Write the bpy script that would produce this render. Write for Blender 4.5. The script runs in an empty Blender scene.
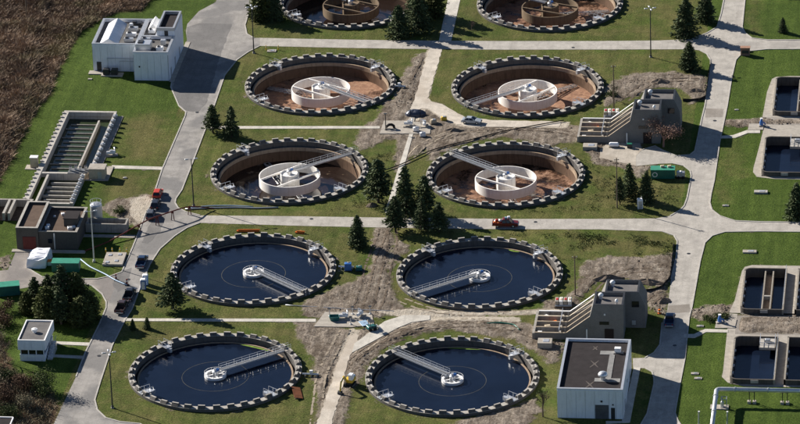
import bpy, bmesh, math, random
import numpy as np
from mathutils import Vector, Matrix, Euler
from mathutils.geometry import tessellate_polygon

random.seed(7)
rng = np.random.default_rng(7)
R = math.radians
scene = bpy.context.scene
col = scene.collection

# ------------------------------------------------------------------ camera
cam_d = bpy.data.cameras.new('camera')
cam = bpy.data.objects.new('camera', cam_d)
col.objects.link(cam)
cr = Vector((0.99289648, 0.11471589, -0.03157299))
cu = Vector((-0.01825175, 0.40906969, 0.91232059))
cf = Vector((-0.11757322, 0.90526364, -0.40825762))
m = Matrix(((cr.x, cu.x, -cf.x), (cr.y, cu.y, -cf.y), (cr.z, cu.z, -cf.z)))
cam.matrix_world = Matrix.Translation((122.356, -942.088, 427.254)) @ m.to_4x4()
cam_d.sensor_width = 36.0
cam_d.lens = 211.2145
cam_d.clip_start = 5.0
cam_d.clip_end = 8000.0
scene.camera = cam

# ------------------------------------------------------------------ light
SUN_EL, SUN_AZ = 27.5, -31.0         # elevation; direction in which the shadows run (from +x)
world = bpy.data.worlds.new('World')
scene.world = world
world.use_nodes = True
wn = world.node_tree
bg = wn.nodes['Background']
sky = wn.nodes.new('ShaderNodeTexSky')
sky.sky_type = 'NISHITA'
sky.sun_disc = False
sky.sun_elevation = R(SUN_EL)
sky.sun_rotation = R(-59.0)
sky.air_density = 0.6
sky.dust_density = 0.1
sky.ozone_density = 2.0
wn.links.new(sky.outputs[0], bg.inputs[0])
bg.inputs[1].default_value = 0.055
sd = bpy.data.lights.new('sun', 'SUN')
sd.energy = 5.0
sd.angle = R(0.5)
sd.color = (1.0, 0.94, 0.86)
sun = bpy.data.objects.new('sun', sd)
col.objects.link(sun)
dv = Vector((math.cos(R(SUN_AZ)) * math.cos(R(SUN_EL)), math.sin(R(SUN_AZ)) * math.cos(R(SUN_EL)), -math.sin(R(SUN_EL))))
sun.rotation_euler = dv.to_track_quat('-Z', 'Y').to_euler()
sun.location = (-200, 150, 200)
scene.view_settings.view_transform = 'Standard'
scene.view_settings.look = 'None'
scene.view_settings.exposure = 0.85
scene.view_settings.gamma = 1.0
scene.render.engine = 'CYCLES'

# ------------------------------------------------------------------ surveyed outlines, metres (x east, y north)
ROADS = {
 'west_road': [(-59.3,-106.4), (-58.5,-81.1), (-58.6,-69.7), (-58.0,-55.0), (-58.0,-47.5), (-57.7,-29.2), (-57.5,-17.1), (-57.5,-6.5), (-57.7,1.7), (-57.3,6.1), (-57.9,26.2), (-57.5,57.8), (-57.7,60.2), (-59.9,63.7), (-63.7,75.2), (-64.0,78.9), (-64.3,100.4), (-64.5,105.0), (-65.6,110.1), (-66.1,115.4), (-64.5,124.0), (-61.2,130.2), (-61.5,137.0), (-53.2,137.3), (-52.1,128.5), (-51.7,115.2), (-50.4,109.4), (-48.3,106.9), (-46.8,107.0), (-46.1,101.8), (-48.4,97.8), (-50.4,92.7), (-51.9,83.1), (-51.6,65.3), (-51.5,42.1), (-51.5,15.2), (-52.1,10.2), (-51.9,8.0), (-50.8,5.3), (-48.7,3.2), (-45.2,1.4), (-44.6,-2.6), (-47.1,-5.5), (-49.1,-9.8), (-51.3,-16.9), (-52.2,-24.8), (-52.4,-36.6), (-52.3,-47.8), (-52.9,-53.5), (-53.5,-65.8), (-53.0,-83.6), (-52.7,-91.5), (-51.4,-96.0), (-49.0,-99.6), (-45.8,-101.2), (-41.5,-101.9), (-38.9,-105.4)],
 'north_road': [(-46.8,107.0), (-29.6,106.7), (-12.4,106.6), (11.9,107.1), (36.2,108.0), (50.6,108.9), (58.3,110.2), (61.7,114.2), (63.9,118.1), (64.4,126.7), (64.6,141.4), (69.8,141.5), (69.8,136.2), (70.0,118.3), (70.9,114.5), (72.7,111.3), (76.4,110.2), (86.7,110.6), (86.9,104.8), (76.6,104.3), (72.6,103.0), (70.6,101.0), (69.5,97.2), (69.1,86.6), (68.9,68.9), (68.3,48.2), (68.2,25.4), (67.9,17.7), (67.9,13.3), (68.6,9.5), (70.5,6.3), (74.0,3.8), (79.5,3.5), (90.5,3.7), (90.7,-1.4), (79.7,-1.6), (72.1,-2.2), (69.4,-4.4), (68.0,-8.2), (67.5,-18.1), (67.1,-41.0), (66.8,-46.4), (67.1,-65.8), (66.8,-77.5), (66.6,-91.3), (67.4,-94.8), (68.9,-99.7), (59.3,-100.2), (61.0,-92.0), (61.5,-78.2), (61.3,-75.5), (60.7,-72.7), (59.2,-71.1), (56.7,-71.0), (56.3,-66.5), (58.8,-66.2), (60.5,-63.7), (61.5,-59.8), (61.3,-49.2), (62.0,-43.7), (61.8,-27.2), (62.2,-15.8), (61.9,-7.4), (61.0,-4.6), (58.3,-2.6), (44.6,-2.1), (22.5,-3.0), (0.3,-3.3), (-22.0,-3.2), (-44.6,-2.6), (-45.2,1.4), (-22.7,1.9), (-0.3,2.1), (22.0,2.5), (44.1,3.5), (56.3,4.3), (59.5,5.8), (61.5,8.9), (62.3,11.4), (62.7,15.8), (62.9,28.0), (62.5,30.8), (60.9,33.6), (58.1,34.9), (55.4,34.6), (50.1,33.1), (49.7,38.8), (50.8,42.3), (53.6,44.7), (55.9,41.9), (58.8,39.2), (61.9,39.9), (62.9,42.2), (63.4,61.5), (63.7,68.7), (63.8,89.5), (63.5,97.0), (62.4,100.7), (60.6,103.0), (58.2,103.6), (36.6,102.6), (12.5,101.6), (-11.8,101.3), (-28.9,101.4), (-46.1,101.8)],
}
TRACKWAYS = {
 'n': [(-4.7,101.3), (-1.6,101.4), (-1.6,90.7), (-1.6,70.9), (-0.4,68.5), (1.8,67.4), (5.6,63.1), (8.5,59.6), (14.3,58.3), (21.3,58.0), (30.7,58.1), (30.9,54.9), (21.7,54.5), (10.0,54.2), (6.6,55.6), (2.6,59.9), (-0.7,64.3), (-2.4,64.8), (-4.0,63.0), (-4.9,64.1), (-4.7,72.6), (-4.8,86.8)],
 'f': [(-5.8,-103.6), (-5.5,-98.2), (-4.9,-82.1), (-5.0,-73.2), (-4.4,-66.5), (-3.9,-58.7), (-2.5,-57.7), (-1.9,-61.5), (-2.5,-66.9), (-3.0,-71.2), (-2.4,-80.6), (-2.5,-98.0), (-2.4,-103.4)],
}
PATCHES = {
 'yard': [(-65.8,113.4), (-63.0,116.1), (-55.0,115.8), (-54.9,105.3), (-54.7,92.5), (-54.1,77.5), (-53.7,65.2), (-54.8,60.3), (-57.5,60.8), (-59.8,64.4), (-63.2,75.2), (-63.6,79.6), (-63.9,100.5)],
 'r1': [(-55.2,1.2), (-53.0,1.9), (-52.8,-7.9), (-54.4,-14.3), (-55.8,-13.9), (-55.8,-5.9)],
 'r2': [(-58.3,-29.2), (-56.0,-27.0), (-55.1,-36.3), (-56.8,-39.4), (-58.8,-35.4)],
 'r3': [(64.1,67.2), (68.3,67.1), (68.2,62.3), (64.1,61.8)],
 'r4': [(62.0,-40.7), (66.6,-39.5), (66.8,-43.5), (62.2,-44.7)],
}
PATHS = {
 'spruce_path': [(-3.7,137.6), (-0.6,137.7), (0.1,106.7), (-2.9,106.6)],
 'lawn_path': [(-52.0,51.9), (-11.0,53.6), (-10.8,52.2), (-51.9,50.3)],
 'mid_path': [(-53.2,-52.6), (-12.2,-50.8), (-12.0,-52.3), (-53.3,-53.9)],
 'basin_path': [(-69.8,28.3), (-57.7,27.9), (-57.6,26.2), (-69.7,26.5)],
 'booth_path': [(-66.2,-64.5), (-58.2,-64.8), (-58.2,-66.3), (-65.9,-65.9)],
 'booth_path2': [(-66.1,-70.8), (-58.4,-71.2), (-58.3,-72.5), (-66.1,-72.0)],
 'clarifier_path': [(-3.6,49.9), (-2.7,49.9), (-2.6,27.4), (-2.6,4.7), (-4.0,4.6), (-3.9,27.4)],
 'diag_strip': [(-2.5,-66.9), (-2.5,-62.5), (2.6,-51.3), (6.3,-48.1), (11.9,-47.9), (12.1,-50.1), (8.4,-51.5), (5.8,-54.3)],
 'zigzag_path': [(68.6,51.1), (71.1,51.6), (74.2,54.7), (77.2,54.8), (77.3,53.1), (74.5,53.0), (71.7,50.0), (68.5,49.7)],
 'zigzag_path2': [(66.2,-54.5), (68.3,-54.4), (70.5,-51.8), (75.3,-51.9), (75.4,-53.3), (70.8,-53.3), (68.6,-56.1), (66.3,-56.2)],
 'building_walk': [(56.1,-95.7), (56.8,-71.0), (58.2,-70.9), (57.8,-96.2), (53.0,-96.9), (52.9,-95.8)],
}
DRIVES = {
 'driveway': [(-83.0,-19.4), (-79.3,-19.2), (-79.5,-25.0), (-78.9,-28.1), (-74.7,-32.6), (-68.4,-33.3), (-62.5,-33.0), (-59.9,-31.6), (-57.7,-29.2), (-58.0,-47.5), (-58.5,-44.5), (-60.1,-40.6), (-63.0,-36.6), (-66.3,-35.3), (-76.4,-37.8), (-86.4,-42.8), (-88.8,-31.2), (-82.9,-29.3)],
}
PADS = {
 'pump_pad': [(-10.4,56.7), (-5.0,56.9), (-4.5,59.4), (-3.4,59.4), (-3.3,56.4), (0.0,56.0), (0.9,54.2), (1.2,49.5), (-10.5,49.0)],
 'pump_pad2': [(-10.7,-47.5), (-3.8,-47.4), (-0.6,-47.7), (0.5,-53.1), (-4.0,-54.6), (-12.1,-54.7)],
 'valve_pad': [(74.5,58.4), (77.9,58.6), (77.9,55.0), (74.4,54.9)],
 'valve_pad2': [(72.7,-47.1), (76.9,-46.9), (76.7,-51.1), (72.5,-51.3)],
 'bollard_slab': [(-62.2,-19.7), (-58.6,-20.1), (-58.2,-26.3), (-62.2,-26.0)],
 'forecourt': [(42.7,46.0), (50.1,46.3), (50.8,42.3), (49.7,38.8), (50.1,33.1), (41.6,37.3), (41.2,41.9)],
}
APRONS = {
 'a1': [(78.6,85.7), (79.5,87.0), (82.8,87.7), (87.5,87.9), (88.4,62.2), (77.4,62.4), (77.8,77.7)],
 'a2': [(78.2,58.0), (88.6,58.4), (89.7,27.2), (81.8,27.1), (77.7,28.1), (76.7,30.8), (76.7,33.1)],
 'a3': [(76.8,-22.4), (77.3,-20.3), (78.8,-19.3), (91.3,-19.1), (92.2,-43.0), (75.1,-43.6), (76.0,-37.1)],
 'a4': [(75.1,-43.9), (76.9,-44.0), (76.9,-54.0), (92.5,-54.0), (93.4,-78.0), (80.2,-78.6), (76.6,-77.0), (75.2,-74.3), (75.3,-71.5)],
}
DIRT = {
 'd_pump': [(-11.6,69.3), (-5.5,72.0), (-1.9,67.3), (1.5,68.0), (6.0,59.2), (8.1,57.5), (30.8,56.6), (40.2,54.7), (43.1,47.7), (34.0,46.2), (30.1,43.1), (23.5,46.9), (18.8,47.9), (10.9,45.8), (5.8,39.2), (3.1,32.2), (1.1,40.2), (-1.9,35.5), (-2.3,27.4), (-4.0,25.7), (-5.2,34.2), (-6.0,46.9), (-13.9,39.6), (-16.0,45.3), (-15.5,52.4), (-12.7,58.4)],
 'd_north': [(38.9,78.6), (43.1,86.2), (48.3,88.9), (56.7,89.2), (63.4,87.0), (63.8,72.3), (60.2,69.8), (58.5,78.2), (52.5,80.4), (48.1,74.7), (40.4,67.8)],
 'd_north2': [(40.2,54.7), (50.0,48.0), (51.0,33.1), (54.3,33.8), (51.4,26.4), (48.9,29.7), (45.1,32.9), (41.0,33.3), (37.8,41.7), (38.5,47.6)],
 'd_tracks': [(-5.4,-2.5), (-1.6,-2.3), (0.0,-8.7), (-0.2,-21.3), (2.9,-35.5), (4.8,-45.5), (1.0,-49.6), (-4.3,-46.9), (-4.6,-35.9), (-3.7,-21.5), (-5.1,-10.0)],
 'd_tracks2': [(-15.0,-40.9), (-10.1,-35.1), (-6.3,-30.9), (-3.2,-25.6), (0.7,-40.7), (-0.9,-48.7), (-9.3,-50.1), (-15.8,-49.5), (-15.8,-44.5)],
 'd_fork': [(-17.2,-51.5), (-11.6,-52.2), (-3.2,-55.8), (9.9,-49.2), (26.9,-48.4), (34.6,-51.5), (38.2,-61.0), (41.3,-68.0), (38.9,-69.1), (34.5,-62.6), (28.8,-58.1), (16.9,-55.3), (8.8,-58.1), (4.2,-64.1), (1.8,-70.9), (0.8,-79.5), (-0.2,-85.1), (0.2,-99.7), (-1.4,-103.4), (-6.0,-103.6), (-6.7,-89.1), (-9.2,-80.0), (-9.3,-72.9), (-13.5,-63.6), (-15.9,-56.4)],
 'd_mid': [(40.1,-38.8), (42.3,-28.6), (41.5,-19.4), (47.8,-15.9), (54.4,-16.7), (62.0,-13.2), (61.7,-29.2), (59.7,-31.8), (55.2,-29.0), (46.4,-26.3), (44.8,-33.5), (42.3,-42.7), (36.1,-45.0), (34.5,-39.1)],
 'd_mid2': [(55.5,-33.0), (61.3,-30.2), (61.4,-45.2), (59.4,-43.8), (56.3,-38.0)],
 'd_s': [(21.5,-98.6), (27.2,-94.2), (34.9,-89.3), (37.6,-85.9), (39.4,-91.3), (37.3,-97.8), (36.0,-101.4), (19.9,-102.3)],
 'd_se': [(37.3,-61.0), (40.4,-57.5), (41.8,-59.8), (40.6,-70.4), (38.9,-70.0)],
 'd_r1': [(66.7,-42.0), (73.0,-39.2), (76.6,-39.5), (75.6,-46.0), (69.2,-47.3), (67.2,-46.4)],
 'd_r2': [(68.1,61.7), (73.4,61.3), (78.2,62.7), (88.4,62.5), (88.7,53.7), (78.4,53.3), (77.5,58.0), (71.4,55.9), (67.8,58.1)],
 'd_r3': [(76.8,-44.0), (92.2,-43.2), (92.5,-54.0), (76.8,-53.3)],
 'd_west': [(-67.4,6.7), (-64.8,10.2), (-59.1,12.6), (-56.7,9.4), (-57.2,1.1), (-57.7,-5.4), (-60.6,-3.9), (-66.1,1.3), (-67.8,3.4)],
 'd_t7': [(-9.8,75.5), (-8.1,94.3), (-6.7,99.4), (-1.9,99.6), (-3.0,88.2), (-2.4,69.7), (2.8,67.5), (2.1,62.6), (-10.6,60.3), (-9.8,68.2)],
 'd_t4l': [(0.0,-8.7), (4.0,-12.7), (1.5,-22.8), (0.7,-29.5), (2.7,-38.6), (5.5,-44.5), (30.8,-45.2), (39.1,-41.8), (41.0,-34.7), (42.7,-44.6), (5.6,-49.4), (1.0,-46.7), (-0.6,-25.5)],
 'd_w2': [(-85.9,-23.2), (-82.9,-19.9), (-82.9,-29.3), (-84.5,-30.4)],
}
SAND = {
 's_north': [(-5.2,101.4), (-1.6,101.5), (-1.5,69.7), (1.6,67.4), (8.6,58.7), (14.3,57.7), (30.7,58.1), (33.0,57.9), (32.8,54.3), (10.1,53.7), (6.4,55.0), (2.5,59.0), (-1.4,64.9), (-2.4,57.1), (-4.1,57.0), (-4.2,66.6)],
 's_fork': [(-5.2,-103.6), (-2.4,-103.4), (-2.7,-81.5), (-3.1,-66.4), (-2.1,-56.2), (-4.4,-54.8), (-5.0,-66.5), (-5.2,-81.6)],
 's_diag': [(-2.5,-66.9), (-2.6,-62.0), (2.5,-51.5), (6.5,-47.9), (31.1,-47.7), (31.3,-50.1), (10.0,-50.7), (5.8,-54.3)],
 's_t4': [(0.2,-46.7), (5.2,-45.5), (28.7,-44.8), (39.2,-43.3), (39.4,-45.8), (5.6,-48.9)],
 's_west': [(-62.4,9.2), (-59.0,12.1), (-57.4,9.4), (-57.9,-4.3), (-61.0,1.0)],
 's_fc': [(41.9,44.2), (50.2,44.6), (53.0,36.6), (50.1,33.1), (41.6,37.3)],
}
DRY = {
 'y1': [(-48.9,-10.9), (-43.1,-5.3), (-37.6,-4.0), (-37.2,-7.2), (-43.4,-10.6), (-46.6,-18.2), (-48.6,-26.7), (-48.9,-38.0), (-50.3,-43.1), (-52.1,-25.3)],
 'y2': [(-74.8,54.7), (-66.2,59.9), (-59.0,56.5), (-58.8,29.0), (-70.0,29.7)],
 'y3': [(-69.4,25.7), (-58.1,25.1), (-58.7,11.5), (-65.1,9.0), (-68.0,2.3), (-70.6,14.4)],
 'y4': [(32.1,41.5), (41.9,33.3), (45.0,27.8), (60.4,26.8), (61.6,8.1), (35.1,5.8), (21.6,6.3), (34.6,10.7), (39.6,19.2)],
 'y5': [(35.9,-3.8), (61.0,-4.8), (61.8,-16.3), (54.4,-16.7), (45.5,-14.0), (40.4,-19.4)],
 'y6': [(0.4,-4.4), (35.9,-3.8), (39.7,-23.6), (31.8,-8.3), (18.2,-4.6), (7.3,-6.2), (1.2,-15.0)],
 'y7': [(-11.6,39.7), (-4.7,39.9), (-4.2,25.7), (-4.0,4.6), (-23.0,3.8), (-14.4,6.9), (-9.3,17.0)],
 'y8': [(0.6,99.7), (36.7,101.0), (39.9,89.8), (37.2,94.7), (22.3,100.5), (8.0,97.4), (1.5,82.1), (0.5,72.8), (-1.2,75.8)],
 'y9': [(-50.0,112.0), (-12.7,109.5), (-12.4,106.9), (-46.9,107.6)],
 'y10': [(-29.3,50.6), (-15.3,50.6), (-16.6,42.3), (-29.1,48.9)],
 'y11': [(-17.5,-4.1), (-6.3,-3.6), (-3.7,-25.6), (-8.1,-33.5), (-10.9,-20.8)],
 'y12': [(-12.9,100.4), (-5.5,99.4), (-6.0,75.6), (-8.8,75.5), (-10.3,84.8)],
 'y13': [(70.4,139.5), (73.8,139.7), (74.1,112.7), (71.0,116.4)],
 'y14': [(67.7,26.0), (69.1,43.0), (71.7,48.9), (73.4,37.5), (70.5,6.9)],
 'y15': [(37.5,-61.0), (40.6,-70.4), (42.9,-97.5), (39.7,-97.6), (37.9,-77.6)],
}
BRUSH = {
 'b': [(-127.4,149.9), (-81.3,151.5), (-76.3,136.5), (-79.2,123.5), (-84.6,122.7), (-88.2,117.2), (-91.4,109.8), (-92.3,98.7), (-92.5,86.0), (-91.7,68.6), (-93.3,61.8), (-93.7,43.8), (-93.8,23.5), (-94.8,13.3), (-102.2,13.0)],
 'b2': [(-83.1,-59.7), (-78.8,-59.5), (-75.6,-69.1), (-71.5,-79.4), (-67.0,-82.9), (-62.2,-88.3), (-59.4,-94.6), (-59.2,-100.1), (-60.1,-106.5), (-73.6,-107.2)],
}
KERBS = {
 'k1': [(-58.5,-81.1), (-58.6,-69.7), (-58.0,-55.0), (-58.0,-47.5)],
 'k2': [(-57.7,-29.2), (-57.5,-17.1), (-57.5,-6.5), (-57.7,1.7), (-57.3,6.1), (-57.9,26.2), (-57.5,57.8), (-57.7,60.2), (-59.9,63.7), (-63.7,75.2), (-64.0,78.9)],
 'k3': [(-48.3,106.9), (-50.4,109.4), (-51.7,115.2), (-52.1,128.5), (-53.0,135.9)],
 'k4': [(-46.1,101.8), (-48.4,97.8), (-50.4,92.7), (-51.9,83.1), (-51.6,65.3), (-51.5,42.1), (-51.5,15.2), (-52.1,10.2), (-51.9,8.0), (-50.8,5.3), (-48.7,3.2), (-45.2,1.4)],
 'k5': [(-44.6,-2.6), (-47.1,-5.5), (-49.1,-9.8), (-51.3,-16.9), (-52.2,-24.8), (-52.4,-36.6), (-52.3,-47.8), (-52.9,-53.5), (-53.5,-65.8), (-53.0,-83.6), (-52.7,-91.5), (-51.4,-96.0), (-49.0,-99.6), (-45.8,-101.2), (-41.5,-101.9), (-39.1,-104.5)],
 'k6': [(64.7,140.0), (64.4,126.7), (63.9,118.1), (61.7,114.2), (58.3,110.2)],
 'k7': [(69.9,140.2), (69.8,136.2), (70.0,118.3), (70.9,114.5), (72.7,111.3), (76.4,110.2), (86.2,110.5)],
 'k8': [(86.4,104.8), (76.6,104.3), (72.6,103.0), (70.6,101.0), (69.5,97.2), (69.1,86.6), (68.9,68.9), (68.3,48.2), (68.2,25.4), (67.9,17.7), (67.9,13.3), (68.6,9.5), (70.5,6.3), (74.0,3.8), (79.5,3.5), (90.1,3.7)],
 'k9': [(90.2,-1.4), (79.7,-1.6), (72.1,-2.2), (69.4,-4.4), (68.0,-8.2), (67.5,-18.1), (67.1,-41.0), (66.8,-46.4), (67.1,-65.8), (66.8,-77.5), (66.6,-91.3), (67.4,-94.8), (68.9,-98.8)],
 'k10': [(59.6,-99.3), (61.0,-92.0), (61.5,-78.2), (61.3,-75.5), (60.7,-72.7), (59.2,-71.1)],
 'k11': [(58.8,-66.2), (60.5,-63.7), (61.5,-59.8), (61.3,-49.2)],
 'k12': [(61.8,-27.2), (62.2,-15.8), (61.9,-7.4), (61.0,-4.6), (58.3,-2.6)],
 'k13': [(59.5,5.8), (61.5,8.9), (62.3,11.4), (62.7,15.8), (62.9,28.0), (62.5,30.8), (60.9,33.6), (58.1,34.9)],
 'k14': [(50.8,42.3), (53.6,44.7), (55.9,41.9), (58.8,39.2), (61.9,39.9), (62.9,42.2), (63.4,61.5), (63.7,68.7), (63.8,89.5), (63.5,97.0), (62.4,100.7), (60.6,103.0)],
 'k15': [(-78.9,-28.1), (-74.7,-32.6), (-68.4,-33.3), (-62.5,-33.0), (-59.9,-31.6), (-57.7,-29.2)],
 'k16': [(-58.0,-47.5), (-58.5,-44.5), (-60.1,-40.6), (-63.0,-36.6), (-66.3,-35.3)],
}
TRACKS = [
 ('mud', [(-3.2,-4.0), (-3.5,-12.5), (-4.0,-23.0), (-3.7,-35.9), (-3.9,-46.4)]),
 ('mud', [(-1.3,-4.5), (-0.1,-15.0), (-0.1,-26.5), (0.3,-40.7), (-0.3,-46.7)]),
 ('drymud', [(-5.3,-55.9), (-6.4,-65.6), (-7.4,-77.5), (-6.7,-89.1), (-5.8,-101.8)]),
 ('mud', [(-1.9,-71.1), (1.9,-62.8), (7.5,-56.7), (16.7,-52.8), (27.3,-52.8), (36.2,-57.7)]),
 ('drymud', [(-1.4,-68.2), (2.5,-59.4), (8.4,-54.7), (17.5,-50.8), (28.2,-50.8)]),
 ('mud', [(-1.8,-75.8), (0.6,-68.1), (4.9,-61.2), (10.8,-57.0)]),
 ('mud', [(-6.9,69.5), (-5.7,81.8), (-4.5,96.9)]),
 ('mud', [(3.9,46.1), (10.3,51.7), (19.4,53.2), (31.2,51.9), (40.8,47.6)]),
 ('drymud', [(-1.9,35.5), (0.7,43.1), (5.8,49.7), (14.9,52.4)]),
 ('mud', [(44.8,71.6), (50.0,81.5), (57.0,84.3), (62.7,83.3)]),
 ('mud', [(44.1,-38.6), (46.6,-29.4), (52.7,-24.0), (60.8,-22.6)]),
 ('mud', [(57.3,-43.0), (59.0,-36.9), (61.6,-33.8)]),
 ('mud', [(41.6,37.3), (46.2,42.1), (52.9,37.8), (59.8,36.9)]),
 ('drymud', [(5.0,-40.5), (13.8,-46.0), (26.7,-46.4), (38.2,-43.9)]),
]

# ------------------------------------------------------------------ helpers
class MB:
    """collects shapes; build() links them as one mesh object"""
    def __init__(s):
        s.v, s.f, s.M = [], [], Matrix.Identity(4)
    def add(s, vs, fs):
        o = len(s.v)
        s.v += [tuple(s.M @ Vector(p)) for p in vs]
        s.f += [tuple(i + o for i in f) for f in fs]
        return s
    def box(s, x0, x1, y0, y1, z0, z1):
        return s.add([(x0,y0,z0),(x1,y0,z0),(x1,y1,z0),(x0,y1,z0),(x0,y0,z1),(x1,y0,z1),(x1,y1,z1),(x0,y1,z1)],
                     [(0,3,2,1),(4,5,6,7),(0,1,5,4),(1,2,6,5),(2,3,7,6),(3,0,4,7)])
    def cbox(s, cx, cy, cz, sx, sy, sz, rz=0, bev=0.0):
        c, t = math.cos(rz), math.sin(rz)
        def T(x, y, z): return (cx + x*c - y*t, cy + x*t + y*c, cz + z)
        hx, hy, hz = sx/2, sy/2, sz/2
        b = min(bev, hx*.9, hy*.9, hz*.9)
        if b <= 0:
            return s.add([T(-hx,-hy,-hz),T(hx,-hy,-hz),T(hx,hy,-hz),T(-hx,hy,-hz),T(-hx,-hy,hz),T(hx,-hy,hz),T(hx,hy,hz),T(-hx,hy,hz)],
                         [(0,3,2,1),(4,5,6,7),(0,1,5,4),(1,2,6,5),(2,3,7,6),(3,0,4,7)])
        rings = []
        for (z, k) in ((-hz, b), (-hz + b, 0), (hz - b, 0), (hz, b)):
            x, y = hx - k, hy - k
            rings.append([T(-x,-y,z), T(x,-y,z), T(x,y,z), T(-x,y,z)])
        return s.loft(rings)
    def loft(s, rings, cap=True):
        n = len(rings[0]); vs = [p for r in rings for p in r]; fs = []
        for i in range(len(rings) - 1):
            for j in range(n):
                k = (j + 1) % n
                fs.append((i*n + j, i*n + k, (i+1)*n + k, (i+1)*n + j))
        if cap:
            fs.append(tuple(reversed(range(n)))); fs.append(tuple((len(rings)-1)*n + j for j in range(n)))
        return s.add(vs, fs)
    def prism(s, poly, z0, z1):
        a = sum(poly[i][0]*poly[(i+1) % len(poly)][1] - poly[(i+1) % len(poly)][0]*poly[i][1] for i in range(len(poly)))
        if a < 0: poly = poly[::-1]
        return s.loft([[(x,y,z0) for x,y in poly], [(x,y,z1) for x,y in poly]])
    def xprofile(s, prof, y0, y1):      # profile in x,z swept along y
        return s.loft([[(x,y0,z) for x,z in prof], [(x,y1,z) for x,z in prof]])
    def yprofile(s, prof, x0, x1):      # profile in y,z swept along x
        return s.loft([[(x0,y,z) for y,z in prof], [(x1,y,z) for y,z in prof]])
    def tube(s, pts, r, n=6, cap=True):
        pts = [Vector(p) for p in pts]
        rr = r if isinstance(r, (list, tuple)) else [r]*len(pts)
        rings = []
        for i, p in enumerate(pts):
            d = (pts[min(i+1, len(pts)-1)] - pts[max(i-1, 0)])
            d = d.normalized() if d.length > 1e-9 else Vector((0,0,1))
            a = Vector((0,0,1)) if abs(d.z) < .9 else Vector((1,0,0))
            u = d.cross(a).normalized(); w = u.cross(d)
            rings.append([tuple(p + (u*math.cos(2*math.pi*k/n) + w*math.sin(2*math.pi*k/n))*rr[i]) for k in range(n)])
        return s.loft(rings, cap)
    def bar(s, p, q, w, h=None):
        p, q = Vector(p), Vector(q); h = h or w
        d = (q - p).normalized(); a = Vector((0,0,1)) if abs(d.z) < .95 else Vector((1,0,0))
        u = d.cross(a).normalized()*w/2; k = u.cross(d).normalized()*h/2
        return s.loft([[tuple(c + u*i + k*j) for i, j in ((-1,-1),(1,-1),(1,1),(-1,1))] for c in (p, q)])
    def lathe(s, prof, n=96, a0=0.0, a1=2*math.pi, closed_prof=False):
        full = abs(a1 - a0 - 2*math.pi) < 1e-6
        m_ = n if full else n + 1
        vs = [(r*math.cos(a0 + (a1-a0)*i/n), r*math.sin(a0 + (a1-a0)*i/n), z) for i in range(m_) for r, z in prof]
        k = len(prof); fs = []
        for i in range(n):
            j = (i + 1) % m_
            for t in range(k if closed_prof else k - 1):
                u = (t + 1) % k
                fs.append((i*k + t, j*k + t, j*k + u, i*k + u))
        return s.add(vs, fs)
    def mesh(s, name, mat_, smooth=False):
        me = bpy.data.meshes.new(name)
        me.from_pydata(s.v, [], s.f)
        bm = bmesh.new(); bm.from_mesh(me)
        bmesh.ops.recalc_face_normals(bm, faces=bm.faces)
        bm.to_mesh(me); bm.free()
        if smooth: me.polygons.foreach_set('use_smooth', [True]*len(me.polygons))
        me.materials.append(mat_)
        return me
    def build(s, name, mat_, parent=None, loc=(0,0,0), rz=0.0, smooth=False):
        return link(name, s.mesh(name, mat_, smooth), parent, loc, rz)

def link(name, me, parent=None, loc=(0,0,0), rz=0.0):
    o = bpy.data.objects.new(name, me); col.objects.link(o)
    o.location = loc; o.rotation_euler = (0,0,rz)
    if parent: o.parent = parent
    return o

def tag(o, label=None, cat=None, group=None, kind=None):
    if label: o['label'] = label
    if cat: o['category'] = cat
    if group: o['group'] = group
    if kind: o['kind'] = kind
    return o

def thing(name, label, cat, loc=(0,0,0), rz=0.0, group=None):
    o = link(name, None, None, loc, rz)
    return tag(o, label, cat, group)

def copy_tree(o, label=None, loc=None, rz=None, group=None):
    def rec(a, parent):
        c = a.copy(); col.objects.link(c)
        if parent: c.parent = parent
        for ch in a.children: rec(ch, c)
        return c
    c = rec(o, None)
    if label: c['label'] = label
    if group: c['group'] = group
    if loc is not None: c.location = loc
    if rz is not None: c.rotation_euler = (0,0,rz)
    return c

# ------------------------------------------------------------------ materials
def nodes(name):
    m_ = bpy.data.materials.new(name); m_.use_nodes = True
    nt = m_.node_tree
    return m_, nt, nt.nodes['Principled BSDF']

def N(nt, t, **kw):
    n = nt.nodes.new(t)
    for k, v in kw.items():
        if k.startswith('i_'):
            key = k[2:]; n.inputs[int(key) if key.isdigit() else key].default_value = v
        else: setattr(n, k, v)
    return n

def noise(nt, vec, scale, detail=4, rough=0.6):
    n = N(nt, 'ShaderNodeTexNoise'); n.inputs['Scale'].default_value = scale
    n.inputs['Detail'].default_value = detail; n.inputs['Roughness'].default_value = rough
    if vec is not None: nt.links.new(vec, n.inputs['Vector'])
    return n.outputs['Fac']

def ramp(nt, fac, stops):
    n = N(nt, 'ShaderNodeValToRGB'); e = n.color_ramp.elements
    while len(e) < len(stops): e.new(0.5)
    for i, (p, c) in enumerate(stops):
        e[i].position = p; e[i].color = (*c, 1) if len(c) == 3 else c
    nt.links.new(fac, n.inputs[0])
    return n.outputs[0]

def mixc(nt, fac, a, b, mode='MIX'):
    n = N(nt, 'ShaderNodeMix', data_type='RGBA', blend_type=mode)
    for sock, v in ((n.inputs[0], fac), (n.inputs[6], a), (n.inputs[7], b)):
        if hasattr(v, 'links'): nt.links.new(v, sock)
        else: sock.default_value = v if isinstance(v, (int, float)) else (*v, 1)
    return n.outputs[2]

def math_(nt, op, a, b=0.0, c=None, clamp=False):
    n = N(nt, 'ShaderNodeMath', operation=op, use_clamp=clamp)
    for i, v in enumerate((a, b, c)):
        if v is None: continue
        if hasattr(v, 'links'): nt.links.new(v, n.inputs[i])
        else: n.inputs[i].default_value = v
    return n.outputs[0]

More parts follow.
